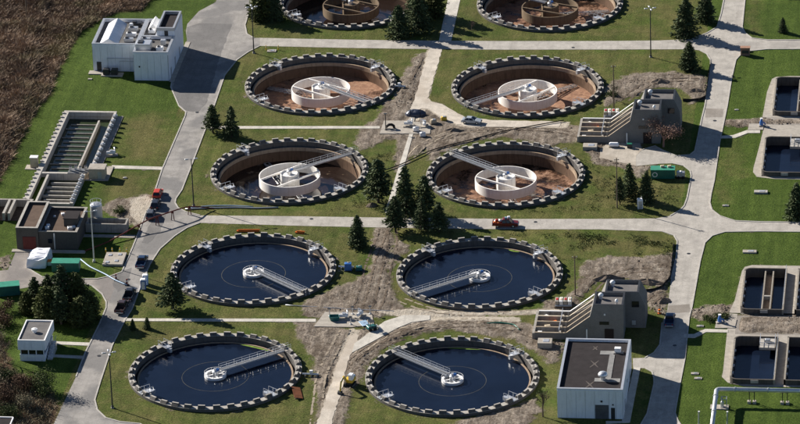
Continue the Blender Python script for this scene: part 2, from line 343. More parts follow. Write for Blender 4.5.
def sstep(nt, v, lo, hi):
    n = N(nt, 'ShaderNodeMapRange', interpolation_type='SMOOTHSTEP')
    nt.links.new(v, n.inputs[0]); n.inputs[1].default_value = lo; n.inputs[2].default_value = hi
    return n.outputs[0]

def bump(nt, h, strength, dist, bsdf):
    b = N(nt, 'ShaderNodeBump'); b.inputs['Strength'].default_value = strength; b.inputs['Distance'].default_value = dist
    nt.links.new(h, b.inputs['Height']); nt.links.new(b.outputs[0], bsdf.inputs['Normal'])

def pos(nt):
    return N(nt, 'ShaderNodeNewGeometry').outputs['Position']

def plain(name, c, rough=0.8, metal=0.0, var=0.18, scale=0.9, dirt=0.25, dirtc=(0.10,0.085,0.065), bmp=0.0):
    """weathered solid colour: broad mottling, fine grain, soft stains"""
    m_, nt, b = nodes(name)
    p = pos(nt)
    c = tuple(c)
    lo = tuple(x*(1-var) for x in c); hi = tuple(min(1, x*(1+var)) for x in c)
    base = ramp(nt, noise(nt, p, scale, 5, .65), [(0.3, lo), (0.7, hi)])
    st = sstep(nt, noise(nt, p, scale*0.45, 6, .7), 0.52, 0.78)
    st = math_(nt, 'MULTIPLY', st, dirt)
    cc = mixc(nt, st, base, dirtc)
    nt.links.new(cc, b.inputs['Base Color'])
    b.inputs['Roughness'].default_value = rough; b.inputs['Metallic'].default_value = metal
    b.inputs['Specular IOR Level'].default_value = .5 if rough < .6 else .12
    if bmp > 0: bump(nt, noise(nt, p, 9, 4), bmp, .05, b)
    return m_

def streaked(name, c, dirtc, amount=0.6, rough=0.85, var=0.15):
    """concrete or cladding with vertical run-off streaks"""
    m_, nt, b = nodes(name)
    p = pos(nt)
    mp = N(nt, 'ShaderNodeMapping'); mp.inputs['Scale'].default_value = (2.2, 2.2, 0.25); nt.links.new(p, mp.inputs[0])
    s1 = sstep(nt, noise(nt, mp.outputs[0], 1.0, 5, .65), .45, .72)
    base = ramp(nt, noise(nt, p, .8, 6, .7), [(.3, tuple(x*(1-var) for x in c)), (.7, tuple(min(1, x*(1+var)) for x in c))])
    cc = mixc(nt, math_(nt, 'MULTIPLY', s1, amount), base, dirtc)
    nt.links.new(cc, b.inputs['Base Color']); b.inputs['Roughness'].default_value = rough
    b.inputs['Specular IOR Level'].default_value = .12
    return m_

M = {}
M['concrete'] = streaked('concrete', (.40,.375,.335), (.17,.155,.135), .5)
M['concrete_wall'] = streaked('concrete_wall', (.34,.315,.28), (.12,.105,.09), .65)
M['tank_wall'] = streaked('tank_wall', (.115,.107,.099), (.055,.051,.050), .6)
M['cap'] = plain('wall_cap_concrete', (.40,.375,.335), .9, dirt=.6)
M['weir'] = streaked('weir', (.36,.27,.19), (.14,.09,.06), .6)
M['slab'] = plain('slab', (.38,.345,.295), .9, dirt=.5)
M['kerb'] = plain('kerb', (.43,.405,.365), .9, dirt=.35)
M['white'] = plain('white_paint', (.80,.79,.77), .5, var=.04, dirt=.14)
M['feedwell'] = streaked('feedwell_paint', (.86,.83,.78), (.60,.50,.38), .3, .6, .06)
M['rusty_well'] = streaked('rusty_well', (.20,.15,.10), (.10,.06,.035), .6)
M['grey_metal'] = plain('grey_metal', (.48,.49,.50), .42, .5, var=.12, dirt=.15)
M['galv'] = plain('galvanised_steel', (.62,.63,.64), .38, .55, var=.1, dirt=.12)
M['grating'] = plain('grating', (.17,.175,.18), .6, .3)
M['dark_metal'] = plain('dark_metal', (.035,.037,.04), .5, .3)
M['black'] = plain('black_rubber', (.018,.018,.019), .75, dirt=.1)
M['blue'] = plain('blue_paint', (.045,.15,.42), .4, dirt=.15)
M['pale_blue'] = plain('pale_blue', (.30,.42,.54), .45, dirt=.15)
M['green'] = plain('green_paint', (.014,.14,.095), .45, dirt=.18)
M['teal'] = plain('teal_paint', (.016,.12,.115), .45)
M['yellow'] = plain('yellow_paint', (.65,.42,.03), .5)
M['orange'] = plain('orange', (.75,.20,.04), .6)
M['red'] = plain('red_paint', (.42,.03,.02), .35, dirt=.1)
M['darkred'] = plain('dark_red', (.13,.035,.03), .6)
M['rust'] = plain('rust', (.16,.06,.028), .9, var=.35)
M['tan'] = plain('tan', (.50,.42,.30), .8)
M['tarp'] = plain('white_tarp', (.82,.83,.85), .45, var=.05, dirt=.1)
M['roof_dark'] = None
M['wood'] = plain('weathered_wood', (.15,.115,.085), .9)
M['bark'] = plain('bark', (.085,.065,.05), .95, var=.3)
M['twig'] = plain('twig', (.13,.095,.075), .95, var=.25)
M['redtwig'] = plain('red_twig', (.26,.15,.115), .95, var=.3)
M['pinkbarrier'] = plain('pink_red', (.55,.18,.16), .7)

def m_glass():
    m_, nt, b = nodes('dark_glass')
    b.inputs['Base Color'].default_value = (.012,.015,.02,1); b.inputs['Roughness'].default_value = .08
    return m_
M['glass'] = m_glass()

def m_water(name, c, bs=.04, scale=1.2):
    m_, nt, b = nodes(name)
    p = pos(nt)
    cc = ramp(nt, noise(nt, p, .12, 4), [(.3, tuple(x*.8 for x in c)), (.7, tuple(x*1.25 for x in c))])
    nt.links.new(cc, b.inputs['Base Color'])
    rr_ = N(nt, 'ShaderNodeMapRange'); nt.links.new(noise(nt, p, .22, 5, .65), rr_.inputs[0]); rr_.inputs[1].default_value = .35; rr_.inputs[2].default_value = .65; rr_.inputs[3].default_value = .04; rr_.inputs[4].default_value = .22
    nt.links.new(rr_.outputs[0], b.inputs['Roughness']); b.inputs['IOR'].default_value = 1.33
    bump(nt, noise(nt, p, scale, 3), bs, .3, b)
    return m_
M['dull'] = plain('algae_steel', (.10,.095,.075), .8, var=.5, dirt=.8, dirtc=(.02,.022,.03))
M['water'] = m_water('water', (.006,.0105,.023), .07, .8)
M['greenwater'] = m_water('green_water', (.030,.042,.020), .03)
M['scum'] = plain('green_scum', (.16,.24,.04), .9, var=.4)

def m_sludge(name, wet):
    m_, nt, b = nodes(name)
    p = pos(nt)
    n1 = noise(nt, p, .16, 5, .7)
    n2 = noise(nt, p, .9, 6, .7)
    base = ramp(nt, n2, [(.2, (.11,.050,.026)), (.5, (.255,.125,.066)), (.8, (.45,.27,.16))])
    pool = sstep(nt, math_(nt, 'ADD', n1, math_(nt, 'MULTIPLY', math_(nt, 'SUBTRACT', n2, .5), .25)), wet - .12, wet + .10)
    cc = mixc(nt, pool, (.022,.014,.011), base)
    pale = sstep(nt, noise(nt, p, .3, 5), .6, .72)
    cc = mixc(nt, math_(nt, 'MULTIPLY', pale, .45), cc, (.40,.29,.19))
    nt.links.new(cc, b.inputs['Base Color'])
    rr = N(nt, 'ShaderNodeMapRange'); nt.links.new(pool, rr.inputs[0]); rr.inputs[3].default_value = .08; rr.inputs[4].default_value = .75
    nt.links.new(rr.outputs[0], b.inputs['Roughness'])
    bh = math_(nt, 'MULTIPLY', n2, pool)
    bump(nt, bh, .5, .25, b)
    return m_
M['sludge'] = m_sludge('sludge', .40)
M['sludge_wet'] = m_sludge('sludge_wet', .52)
M['sludge_pool'] = m_sludge('sludge_pool', .78)
M['basin_wall'] = streaked('stained_basin_wall', (.135,.085,.056), (.05,.03,.02), .6)

def m_road(name, c, patchc, patch_at=.6, amount=.7, cracks=True):
    m_, nt, b = nodes(name)
    p = pos(nt)
    base = ramp(nt, noise(nt, p, .35, 6, .7), [(.28, tuple(x*.72 for x in c)), (.72, tuple(min(1, x*1.2) for x in c))])
    mp = N(nt, 'ShaderNodeMapping'); mp.inputs['Scale'].default_value = (1.1, .06, 1); nt.links.new(p, mp.inputs[0])
    tr = sstep(nt, noise(nt, mp.outputs[0], 1.0, 3), .45, .75)
    cc = mixc(nt, math_(nt, 'MULTIPLY', tr, .3), base, tuple(x*.55 for x in c))
    pt = sstep(nt, noise(nt, p, .09, 3, .5), patch_at - .04, patch_at + .07)
    cc = mixc(nt, math_(nt, 'MULTIPLY', pt, amount), cc, patchc)
    if cracks:
        vo = N(nt, 'ShaderNodeTexVoronoi', feature='DISTANCE_TO_EDGE'); vo.inputs['Scale'].default_value = .16
        wv = N(nt, 'ShaderNodeVectorMath', operation='ADD')
        nz = N(nt, 'ShaderNodeTexNoise'); nz.inputs['Scale'].default_value = .5; nt.links.new(p, nz.inputs['Vector'])
        sc = N(nt, 'ShaderNodeVectorMath', operation='SCALE'); sc.inputs['Scale'].default_value = 3.0; nt.links.new(nz.outputs['Color'], sc.inputs[0])
        nt.links.new(p, wv.inputs[0]); nt.links.new(sc.outputs[0], wv.inputs[1]); nt.links.new(wv.outputs[0], vo.inputs['Vector'])
        ck = math_(nt, 'LESS_THAN', vo.outputs['Distance'], .012)
        cc = mixc(nt, math_(nt, 'MULTIPLY', ck, .22), cc, tuple(x*.45 for x in c))
    sp = sstep(nt, noise(nt, p, .8, 7, .8), .60, .75)
    cc = mixc(nt, math_(nt, 'MULTIPLY', sp, .5), cc, tuple(x*.5 for x in c))
    fine = noise(nt, p, 5.0, 4, .8)
    cc = mixc(nt, .5, cc, mixc(nt, 1.0, cc, ramp(nt, fine, [(.3, (.55,.55,.55)), (.7, (1.35,1.35,1.35))]), 'MULTIPLY'))
    nt.links.new(cc, b.inputs['Base Color']); b.inputs['Roughness'].default_value = .92; b.inputs['Specular IOR Level'].default_value = .1
    bump(nt, noise(nt, p, 6, 4), .2, .03, b)
    return m_
M['road'] = m_road('pale_road', (.43,.40,.355), (.29,.27,.245), .60, .6)
M['west_road'] = m_road('worn_asphalt', (.33,.31,.285), (.17,.165,.16), .50, .7)
M['drive'] = m_road('driveway', (.33,.295,.26), (.19,.175,.165), .5, .7)
M['path'] = m_road('path_concrete', (.56,.525,.46), (.36,.33,.28), .62, .6, False)
M['gravel'] = m_road('gravel_yard', (.30,.27,.235), (.22,.195,.165), .5, .6, False)
M['forecourt'] = m_road('forecourt', (.48,.43,.36), (.33,.28,.22), .5, .6, False)

def m_roof(name, c, seam=None):
    m_, nt, b = nodes(name)
    p = pos(nt)
    base = ramp(nt, noise(nt, p, .5, 6, .7), [(.3, tuple(x*.75 for x in c)), (.7, tuple(x*1.2 for x in c))])
    gr = noise(nt, p, 7, 4, .8)
    cc = mixc(nt, .25, base, mixc(nt, 1.0, base, ramp(nt, gr, [(.35, (.4,.4,.4)), (.65, (1.6,1.6,1.6))]), 'MULTIPLY'))
    nt.links.new(cc, b.inputs['Base Color']); b.inputs['Roughness'].default_value = .9; b.inputs['Specular IOR Level'].default_value = .1
    return m_
M['roof_dark'] = m_roof('dark_membrane_roof', (.036,.031,.031))
M['roof_grey'] = m_roof('grey_gravel_roof', (.155,.147,.142))
M['roof_brown'] = m_roof('brown_gravel_roof', (.12,.085,.065))

def m_panelwall(name, c):
    return streaked(name, c, (.58,.57,.55), .4, .5, .04)
M['panel_back'] = plain('cladding_joint', (.38,.40,.43), .6, dirt=.1)
M['panel'] = m_panelwall('white_cladding', (.80,.82,.86))
M['brick'] = None
def m_brick(name, c1, c2, mortar):
    m_, nt, b = nodes(name)
    tc = N(nt, 'ShaderNodeNewGeometry')
    sx = N(nt, 'ShaderNodeSeparateXYZ'); nt.links.new(tc.outputs['Position'], sx.inputs[0])
    cb = N(nt, 'ShaderNodeCombineXYZ')
    nt.links.new(math_(nt, 'ADD', sx.outputs[0], sx.outputs[1]), cb.inputs[0]); nt.links.new(sx.outputs[2], cb.inputs[1])
    br = N(nt, 'ShaderNodeTexBrick'); nt.links.new(cb.outputs[0], br.inputs['Vector'])
    br.inputs['Color1'].default_value = (*c1,1); br.inputs['Color2'].default_value = (*c2,1); br.inputs['Mortar'].default_value = (*mortar,1)
    br.inputs['Scale'].default_value = 2.0; br.inputs['Mortar Size'].default_value = .02
    cc = mixc(nt, math_(nt, 'MULTIPLY', sstep(nt, noise(nt, tc.outputs['Position'], .5, 6, .7), .45, .75), .4), br.outputs['Color'], tuple(x*.5 for x in c1))
    nt.links.new(cc, b.inputs['Base Color']); b.inputs['Roughness'].default_value = .9; b.inputs['Specular IOR Level'].default_value = .1
    return m_
M['brick'] = m_brick('grey_brown_brick', (.21,.20,.188), (.175,.166,.156), (.23,.22,.205))
M['tanbrick'] = m_brick('olive_brick', (.10,.09,.078), (.085,.075,.066), (.11,.10,.09))
M['redbrick'] = m_brick('red_brick', (.30,.16,.10), (.26,.13,.085), (.33,.28,.23))

def m_leaf(name, c, spread=.35):
    m_, nt, b = nodes(name)
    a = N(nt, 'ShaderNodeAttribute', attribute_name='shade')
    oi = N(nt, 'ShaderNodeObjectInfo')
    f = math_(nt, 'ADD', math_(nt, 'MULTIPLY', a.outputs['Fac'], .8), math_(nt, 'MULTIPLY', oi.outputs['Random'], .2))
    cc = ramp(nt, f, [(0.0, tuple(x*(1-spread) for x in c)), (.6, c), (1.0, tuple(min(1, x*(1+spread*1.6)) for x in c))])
    nt.links.new(cc, b.inputs['Base Color']); b.inputs['Roughness'].default_value = .75; b.inputs['Specular IOR Level'].default_value = .15
    return m_
M['spruce'] = m_leaf('spruce_needles', (.066,.088,.036))
M['cedar'] = m_leaf('cedar_foliage', (.082,.094,.028))
M['bush'] = m_leaf('bush_leaves', (.062,.082,.026), .5)
M['redbush'] = m_leaf('russet_leaves', (.12,.072,.045), .5)
M['pinkleaf'] = m_leaf('faded_leaves', (.23,.145,.11), .4)
def m_reed(name, c, alt, dark):
    m_ = m_leaf(name, c, .5); nt = m_.node_tree; b = nt.nodes['Principled BSDF']; src = b.inputs['Base Color'].links[0].from_socket
    p = pos(nt)
    cc = mixc(nt, math_(nt, 'MULTIPLY', sstep(nt, noise(nt, p, .07, 5, .65), .48, .62), .6), src, alt)
    cc = mixc(nt, math_(nt, 'MULTIPLY', sstep(nt, noise(nt, p, .16, 5, .7), .52, .66), .6), cc, dark)
    nt.links.new(cc, b.inputs['Base Color']); return m_
M['reed'] = m_reed('dry_reeds', (.28,.20,.135), (.20,.175,.085), (.12,.082,.062))
M['scrub'] = m_leaf('dry_scrub', (.17,.145,.09), .55)
M['weed'] = m_leaf('weeds', (.075,.095,.028), .5)

# ------------------------------------------------------------------ tanks and basins that are dug into the ground
TANKS = [(-29.7,-78.0),(19.8,-77.7),(-29.0,-27.4),(20.4,-27.2),(-28.4,25.8),(21.0,26.1),(-28.0,77.3),(21.3,77.6),(-27.5,131.0),(22.0,131.2)]
RECTS = [(79.6,88.9,63.4,84.6),(78.6,88.2,28.4,48.9),(77.4,86.6,-43.9,-23.0),(88.9,98.0,-43.9,-23.0),(76.9,86.2,-77.5,-56.9),(88.0,97.3,-77.5,-56.9)]
BASINS = [(-85.0,-74.0,22.2,56.6),(-83.4,-75.2,5.0,21.0)]

# ------------------------------------------------------------------ ground sheet with painted cover
def in_poly(px, py, poly):
    ins = np.zeros(px.shape, bool); d2 = np.full(px.shape, 1e9)
    n = len(poly)
    for i in range(n):
        x1, y1 = poly[i]; x2, y2 = poly[(i+1) % n]
        if y1 != y2:
            c = ((y1 > py) != (y2 > py)) & (px < (x2 - x1)*(py - y1)/(y2 - y1) + x1)
            ins ^= c
        dx, dy = x2 - x1, y2 - y1
        t = np.clip(((px - x1)*dx + (py - y1)*dy)/(dx*dx + dy*dy + 1e-9), 0, 1)
        d2 = np.minimum(d2, (px - x1 - t*dx)**2 + (py - y1 - t*dy)**2)
    d = np.sqrt(d2)
    return np.where(ins, d, -d)

def cover(X, Y, polys, soft, skip=()):
    a = np.zeros(X.shape, np.float32)
    for n, pl in polys.items():
        if n in skip: continue
        xs = [q[0] for q in pl]; ys = [q[1] for q in pl]
        mk = (X > min(xs) - soft) & (X < max(xs) + soft) & (Y > min(ys) - soft) & (Y < max(ys) + soft)
        if not mk.any(): continue
        s = np.clip(.5 + in_poly(X[mk], Y[mk], pl)/(2*soft), 0, 1)
        a[mk] = np.maximum(a[mk], s)
    return a

def vnoise(X, Y, scale, seed):          # smooth value noise
    g = np.random.default_rng(seed).random((64, 64))
    x, y = X/scale, Y/scale
    xi, yi = np.floor(x).astype(int), np.floor(y).astype(int)
    fx, fy = x - xi, y - yi
    fx, fy = fx*fx*(3-2*fx), fy*fy*(3-2*fy)
    def G(i, j): return g[i % 64, j % 64]
    return (G(xi,yi)*(1-fx) + G(xi+1,yi)*fx)*(1-fy) + (G(xi,yi+1)*(1-fx) + G(xi+1,yi+1)*fx)*fy

fx = np.arange(-130, 106.01, .5); fy = np.arange(-116, 156.01, .5)
ext = np.array([4, 12, 30, 80, 200, 500, 1200, 2500.])
gx = np.concatenate([fx[0] - ext[::-1], fx, fx[-1] + ext]); gy = np.concatenate([fy[0] - ext[::-1], fy, fy[-1] + ext])
GX, GY = np.meshgrid(gx, gy); X = GX.ravel(); Y = GY.ravel()
A_dirt = cover(X, Y, DIRT, 2.4); A_sand = cover(X, Y, SAND, 1.2); A_dry = cover(X, Y, DRY, 6.0); A_brush = cover(X, Y, BRUSH, 3.0)
A_dry = np.maximum(A_dry, (X > -60)*(X < 62)*.66)
for (cx, cy) in TANKS[:8]:              # worn ring round each clarifier
    d = np.hypot(X - cx, Y - cy)
    A_dirt = np.maximum(A_dirt, np.clip(.5 - np.abs(d - 18.6)/4.0, 0, 1)*.85)
nx, ny = len(gx), len(gy)
hard = np.zeros(X.shape, np.float32)
for d_ in (ROADS, PATHS, DRIVES, PADS, APRONS, TRACKWAYS): hard = np.maximum(hard, cover(X, Y, d_, 1.6))
A_dirt = np.maximum(A_dirt, np.minimum(hard, .5)*.82)
Z = np.zeros(X.shape)
rough = np.clip((A_dirt - .45)*3, 0, 1)*np.clip(1 - hard*3, 0, 1)
for (cx, cy) in TANKS: rough *= np.clip((np.hypot(X - cx, Y - cy) - 18.4)/1.5, 0, 1)
Z += rough*(np.maximum(0, vnoise(X, Y, 1.7, 1) - .35)*.45 + vnoise(X, Y, .8, 2)*.2)
for (x0,x1,y0,y1) in RECTS + BASINS + [(-89,-58,-20,62),(34,62,-60,-44),(34,62,44,62),(-86,-63,77,104),(42,57.5,-97,-70)]:
    inside = (X > x0 - 1.5) & (X < x1 + 1.5) & (Y > y0 - 1.5) & (Y < y1 + 1.5)
    Z[inside] = 0
kill = np.zeros(X.shape, bool)
for (cx, cy) in TANKS: kill |= np.hypot(X - cx, Y - cy) < 17.25
for (x0,x1,y0,y1) in RECTS + BASINS: kill |= (X > x0 + .1) & (X < x1 - .1) & (Y > y0 + .1) & (Y < y1 - .1)
I, J = np.meshgrid(np.arange(nx-1), np.arange(ny-1)); i0 = (J*nx + I).ravel()
quads = np.stack([i0, i0 + 1, i0 + nx + 1, i0 + nx], 1)
quads = quads[~kill[quads].any(1)]
gm = bpy.data.meshes.new('ground')
gm.vertices.add(len(X)); gm.vertices.foreach_set('co', np.stack([X, Y, Z], 1).astype(np.float32).ravel())
gm.loops.add(quads.size); gm.polygons.add(len(quads))
gm.loops.foreach_set('vertex_index', quads.astype(np.int32).ravel())
gm.polygons.foreach_set('loop_start', np.arange(0, quads.size, 4, dtype=np.int32))
gm.polygons.foreach_set('use_smooth', np.ones(len(quads), bool))
gm.update(); gm.validate()
for nm, arr in (('dirt', A_dirt), ('sand', A_sand), ('dry', A_dry), ('brush', A_brush)):
    gm.attributes.new(nm, 'FLOAT', 'POINT').data.foreach_set('value', arr.astype(np.float32))

def m_ground():
    m_, nt, b = nodes('ground_cover')
    p = pos(nt)
    def attr(n): return N(nt, 'ShaderNodeAttribute', attribute_name=n).outputs['Fac']
    big = noise(nt, p, .045, 5, .6); mid = noise(nt, p, .35, 5, .7); fin = noise(nt, p, 2.2, 5, .75); vf = noise(nt, p, 7.0, 3, .7)
    green = ramp(nt, mid, [(.25, (.044,.074,.012)), (.55, (.068,.106,.020)), (.8, (.094,.130,.030))])
    dry = ramp(nt, mid, [(.25, (.095,.092,.034)), (.55, (.150,.132,.056)), (.8, (.215,.18,.09))])
    f = math_(nt, 'ADD', attr('dry'), math_(nt, 'MULTIPLY', math_(nt, 'SUBTRACT', noise(nt, p, .11, 6, .72), .5), 1.7))
    c = mixc(nt, math_(nt, 'MULTIPLY', sstep(nt, f, .25, 1.0), .85), green, dry)
    # mown grain and clumps
    c = mixc(nt, .75, c, mixc(nt, 1.0, c, ramp(nt, fin, [(.30, (.30,.32,.30)), (.70, (1.75,1.70,1.6))]), 'MULTIPLY'))
    c = mixc(nt, .5, c, mixc(nt, 1.0, c, ramp(nt, big, [(.3, (.65,.7,.65)), (.7, (1.3,1.25,1.2))]), 'MULTIPLY'))
    c = mixc(nt, .6, c, mixc(nt, 1.0, c, ramp(nt, vf, [(.3, (.55,.55,.55)), (.7, (1.5,1.5,1.45))]), 'MULTIPLY'))
    mw = N(nt, 'ShaderNodeMapping'); mw.inputs['Scale'].default_value = (.55, .03, 1); mw.inputs['Rotation'].default_value = (0,0,R(4)); nt.links.new(p, mw.inputs[0])
    c = mixc(nt, .55, c, mixc(nt, 1.0, c, ramp(nt, noise(nt, mw.outputs[0], 1.0, 3, .55), [(.35, (.68,.72,.66)), (.65, (1.25,1.22,1.2))]), 'MULTIPLY'))
    # little bare spots in the grass
    sp = sstep(nt, noise(nt, p, .55, 6, .75), .66, .74)
    c = mixc(nt, math_(nt, 'MULTIPLY', sp, .5), c, (.23,.185,.135))
    # brush floor
    br = sstep(nt, math_(nt, 'ADD', attr('brush'), math_(nt, 'MULTIPLY', math_(nt, 'SUBTRACT', mid, .5), .9)), .35, .65)
    c = mixc(nt, br, c, ramp(nt, fin, [(.3, (.075,.048,.03)), (.7, (.17,.11,.07))]))
    # bare earth with wheel ruts
    mp = N(nt, 'ShaderNodeMapping'); mp.inputs['Rotation'].default_value = (0,0,R(10)); mp.inputs['Scale'].default_value = (.9, .12, 1); nt.links.new(p, mp.inputs[0])
    rut = noise(nt, mp.outputs[0], 1.0, 4, .6)
    earth = ramp(nt, noise(nt, p, .55, 7, .78), [(.22, (.085,.067,.052)), (.45, (.205,.170,.135)), (.62, (.300,.256,.208)), (.82, (.42,.37,.31))])
    earth = mixc(nt, .6, earth, mixc(nt, 1.0, earth, ramp(nt, rut, [(.34, (.38,.36,.33)), (.6, (1.3,1.3,1.3))]), 'MULTIPLY'))
    earth = mixc(nt, math_(nt, 'MULTIPLY', sstep(nt, noise(nt, p, .13, 6, .72), .50, .62), .7), earth, (.105,.080,.058))
    earth = mixc(nt, math_(nt, 'MULTIPLY', sstep(nt, noise(nt, p, .2, 6, .72), .56, .68), .6), earth, (.42,.37,.30))
    earth = mixc(nt, .7, earth, mixc(nt, 1.0, earth, ramp(nt, fin, [(.3, (.45,.43,.41)), (.7, (1.5,1.5,1.5))]), 'MULTIPLY'))
    dm = math_(nt, 'ADD', attr('dirt'), math_(nt, 'MULTIPLY', math_(nt, 'SUBTRACT', noise(nt, p, .28, 6, .75), .5), 1.5))
    dmask = sstep(nt, dm, .40, .62)
    c = mixc(nt, dmask, c, earth)
    sandc = ramp(nt, noise(nt, p, .6, 7, .78), [(.25, (.33,.275,.21)), (.5, (.50,.44,.355)), (.75, (.62,.56,.47))])
    sm = math_(nt, 'ADD', attr('sand'), math_(nt, 'MULTIPLY', math_(nt, 'SUBTRACT', noise(nt, p, .45, 6, .75), .5), .9))
    c = mixc(nt, math_(nt, 'MULTIPLY', sstep(nt, sm, .40, .60), .95), c, sandc)
    nt.links.new(c, b.inputs['Base Color']); b.inputs['Roughness'].default_value = .95
    b.inputs['Specular IOR Level'].default_value = .08
    h = math_(nt, 'ADD', math_(nt, 'MULTIPLY', fin, 1.0), math_(nt, 'MULTIPLY', vf, .35))
    h = math_(nt, 'ADD', h, math_(nt, 'MULTIPLY', math_(nt, 'MULTIPLY', rut, dmask), 1.0))
    bump(nt, h, .8, .45, b)
    return m_
M['ground'] = m_ground(); gm.materials.append(M['ground'])
tag(link('ground', gm), kind='structure')

# ------------------------------------------------------------------ flat sheets: roads, paths, pads, aprons
def sheet(name, poly, z, mat_, holes=(), thick=0.0):
    bm = bmesh.new(); es = []
    for lp in [poly] + list(holes):
        vs = [bm.verts.new((x, y, z)) for x, y in lp]
        es += [bm.edges.new((vs[i], vs[(i+1) % len(vs)])) for i in range(len(vs))]
    bmesh.ops.triangle_fill(bm, use_beauty=True, use_dissolve=False, edges=es)
    for f in bm.faces:
        if f.normal.z < 0: f.normal_flip()
    if thick:
        r = bmesh.ops.extrude_edge_only(bm, edges=[e for e in bm.edges if e.is_boundary])
        for v in [g for g in r['geom'] if isinstance(g, bmesh.types.BMVert)]: v.co.z -= thick
    me = bpy.data.meshes.new(name); bm.to_mesh(me); bm.free(); me.materials.append(mat_)
    return tag(link(name, me), kind='structure')

sheet('service_road', ROADS['west_road'], .03, M['west_road'])
sheet('service_road', ROADS['north_road'], .034, M['road'])
sheet('driveway', DRIVES['driveway'], .026, M['drive'])
for i, (n, pl) in enumerate(PATHS.items()):
    sheet('footpath', pl, .060 + .004*i, M['path'], thick=.2)
for n in ('pump_pad','pump_pad2','valve_pad','valve_pad2'): sheet('concrete_pad', PADS[n], .14, M['slab'], thick=.3)
def wobble(pl, amp, seed):
    rs = random.Random(seed); out = []
    for i in range(len(pl)):
        a, c = Vector(pl[i]), Vector(pl[(i+1) % len(pl)]); n_ = max(1, int((c - a).length/1.2))
        for k in range(n_):
            q = a.lerp(c, k/n_); out.append((q.x + rs.uniform(-amp, amp), q.y + rs.uniform(-amp, amp)))
    return out
M['sandroad'] = m_road('sandy_track', (.56,.50,.42), (.40,.34,.27), .55, .6, False)
for i, (n, pl) in enumerate(TRACKWAYS.items()): sheet('sand_track', wobble(pl, .22, i), .05, M['sandroad'], thick=.2)
M['patch'] = m_road('asphalt_patch', (.21,.20,.19), (.15,.145,.14), .5, .6)
for i, (n, pl) in enumerate(PATCHES.items()): sheet('asphalt_patch', wobble(pl, .15, 40 + i), .042, M['patch'] if n[0] != 'r' or n in ('r1','r2') else M['gravel'])
me_dr = MB().lathe([(0,.0),(.42,.0),(.42,.012)], 14).mesh('manhole_cover', M['dark_metal'])
for i, (x, y) in enumerate(((-54.6,12.0),(-55.6,-33.0),(-55.4,-71.0),(-55.0,60.0),(-10.0,103.4),(30.0,103.6),(66.5,60.0),(66.8,104.5),(64.8,-14.0),(64.6,-60.0),(30.0,1.2),(-20.0,.6))):
    tag(link('manhole_cover', me_dr, None, (x, y, .05)), 'dark round manhole cover in %s' % ('left road beside red car','left road near pale hose','left road level with gatehouse','left road by the white building yard','upper road left of top footpath','upper road right of top footpath','right road beside upper earth patch','right junction by the brick pillar','right road below junction','right road beside big white building','middle road right of red pickup','middle road above clarifier with orange pipes')[i], 'manhole', 'manhole covers in the roads')
sheet('forecourt', PADS['forecourt'], .05, M['forecourt'])
def rect(x0,x1,y0,y1): return [(x0,y0),(x1,y0),(x1,y1),(x0,y1)]
for k, idx in (('a1',[0]),('a2',[1]),('a3',[2,3]),('a4',[4,5])):
    hs = []
    for i in idx:
        x0,x1,y0,y1 = RECTS[i]; hs.append(rect(x0+.1, x1-.1, y0+.1, y1-.1))
    pl = [(x if x < 86.5 else 100.0, y) for x, y in APRONS[k]]
    sheet('tank_apron', pl, .045, M['slab'], holes=hs, thick=.2)

sheet('gravel_yard', [(76.2,-56.0),(76.0,-44.9),(100,-44.9),(100,-56.0)], .03, M['gravel'])
sheet('gravel_yard', [(77.6,49.6),(78.4,62.4),(100,62.4),(100,49.6)], .03, M['gravel'])
def kerb(pl, w=.28, h=.13):
    P_ = [Vector((x, y, 0)) for x, y in pl]
    rings = []
    for i, p in enumerate(P_):
        a = (P_[min(i+1, len(P_)-1)] - P_[max(i-1, 0)]).normalized(); n_ = Vector((-a.y, a.x, 0))*w/2
        rings.append([tuple(p - n_ + Vector((0,0,-.05))), tuple(p + n_ + Vector((0,0,-.05))), tuple(p + n_ + Vector((0,0,h))), tuple(p - n_ + Vector((0,0,h)))])
    mb = MB(); mb.loft(rings)
    tag(mb.build('kerb', M['kerb']), kind='structure')
for pl in KERBS.values(): kerb(pl)

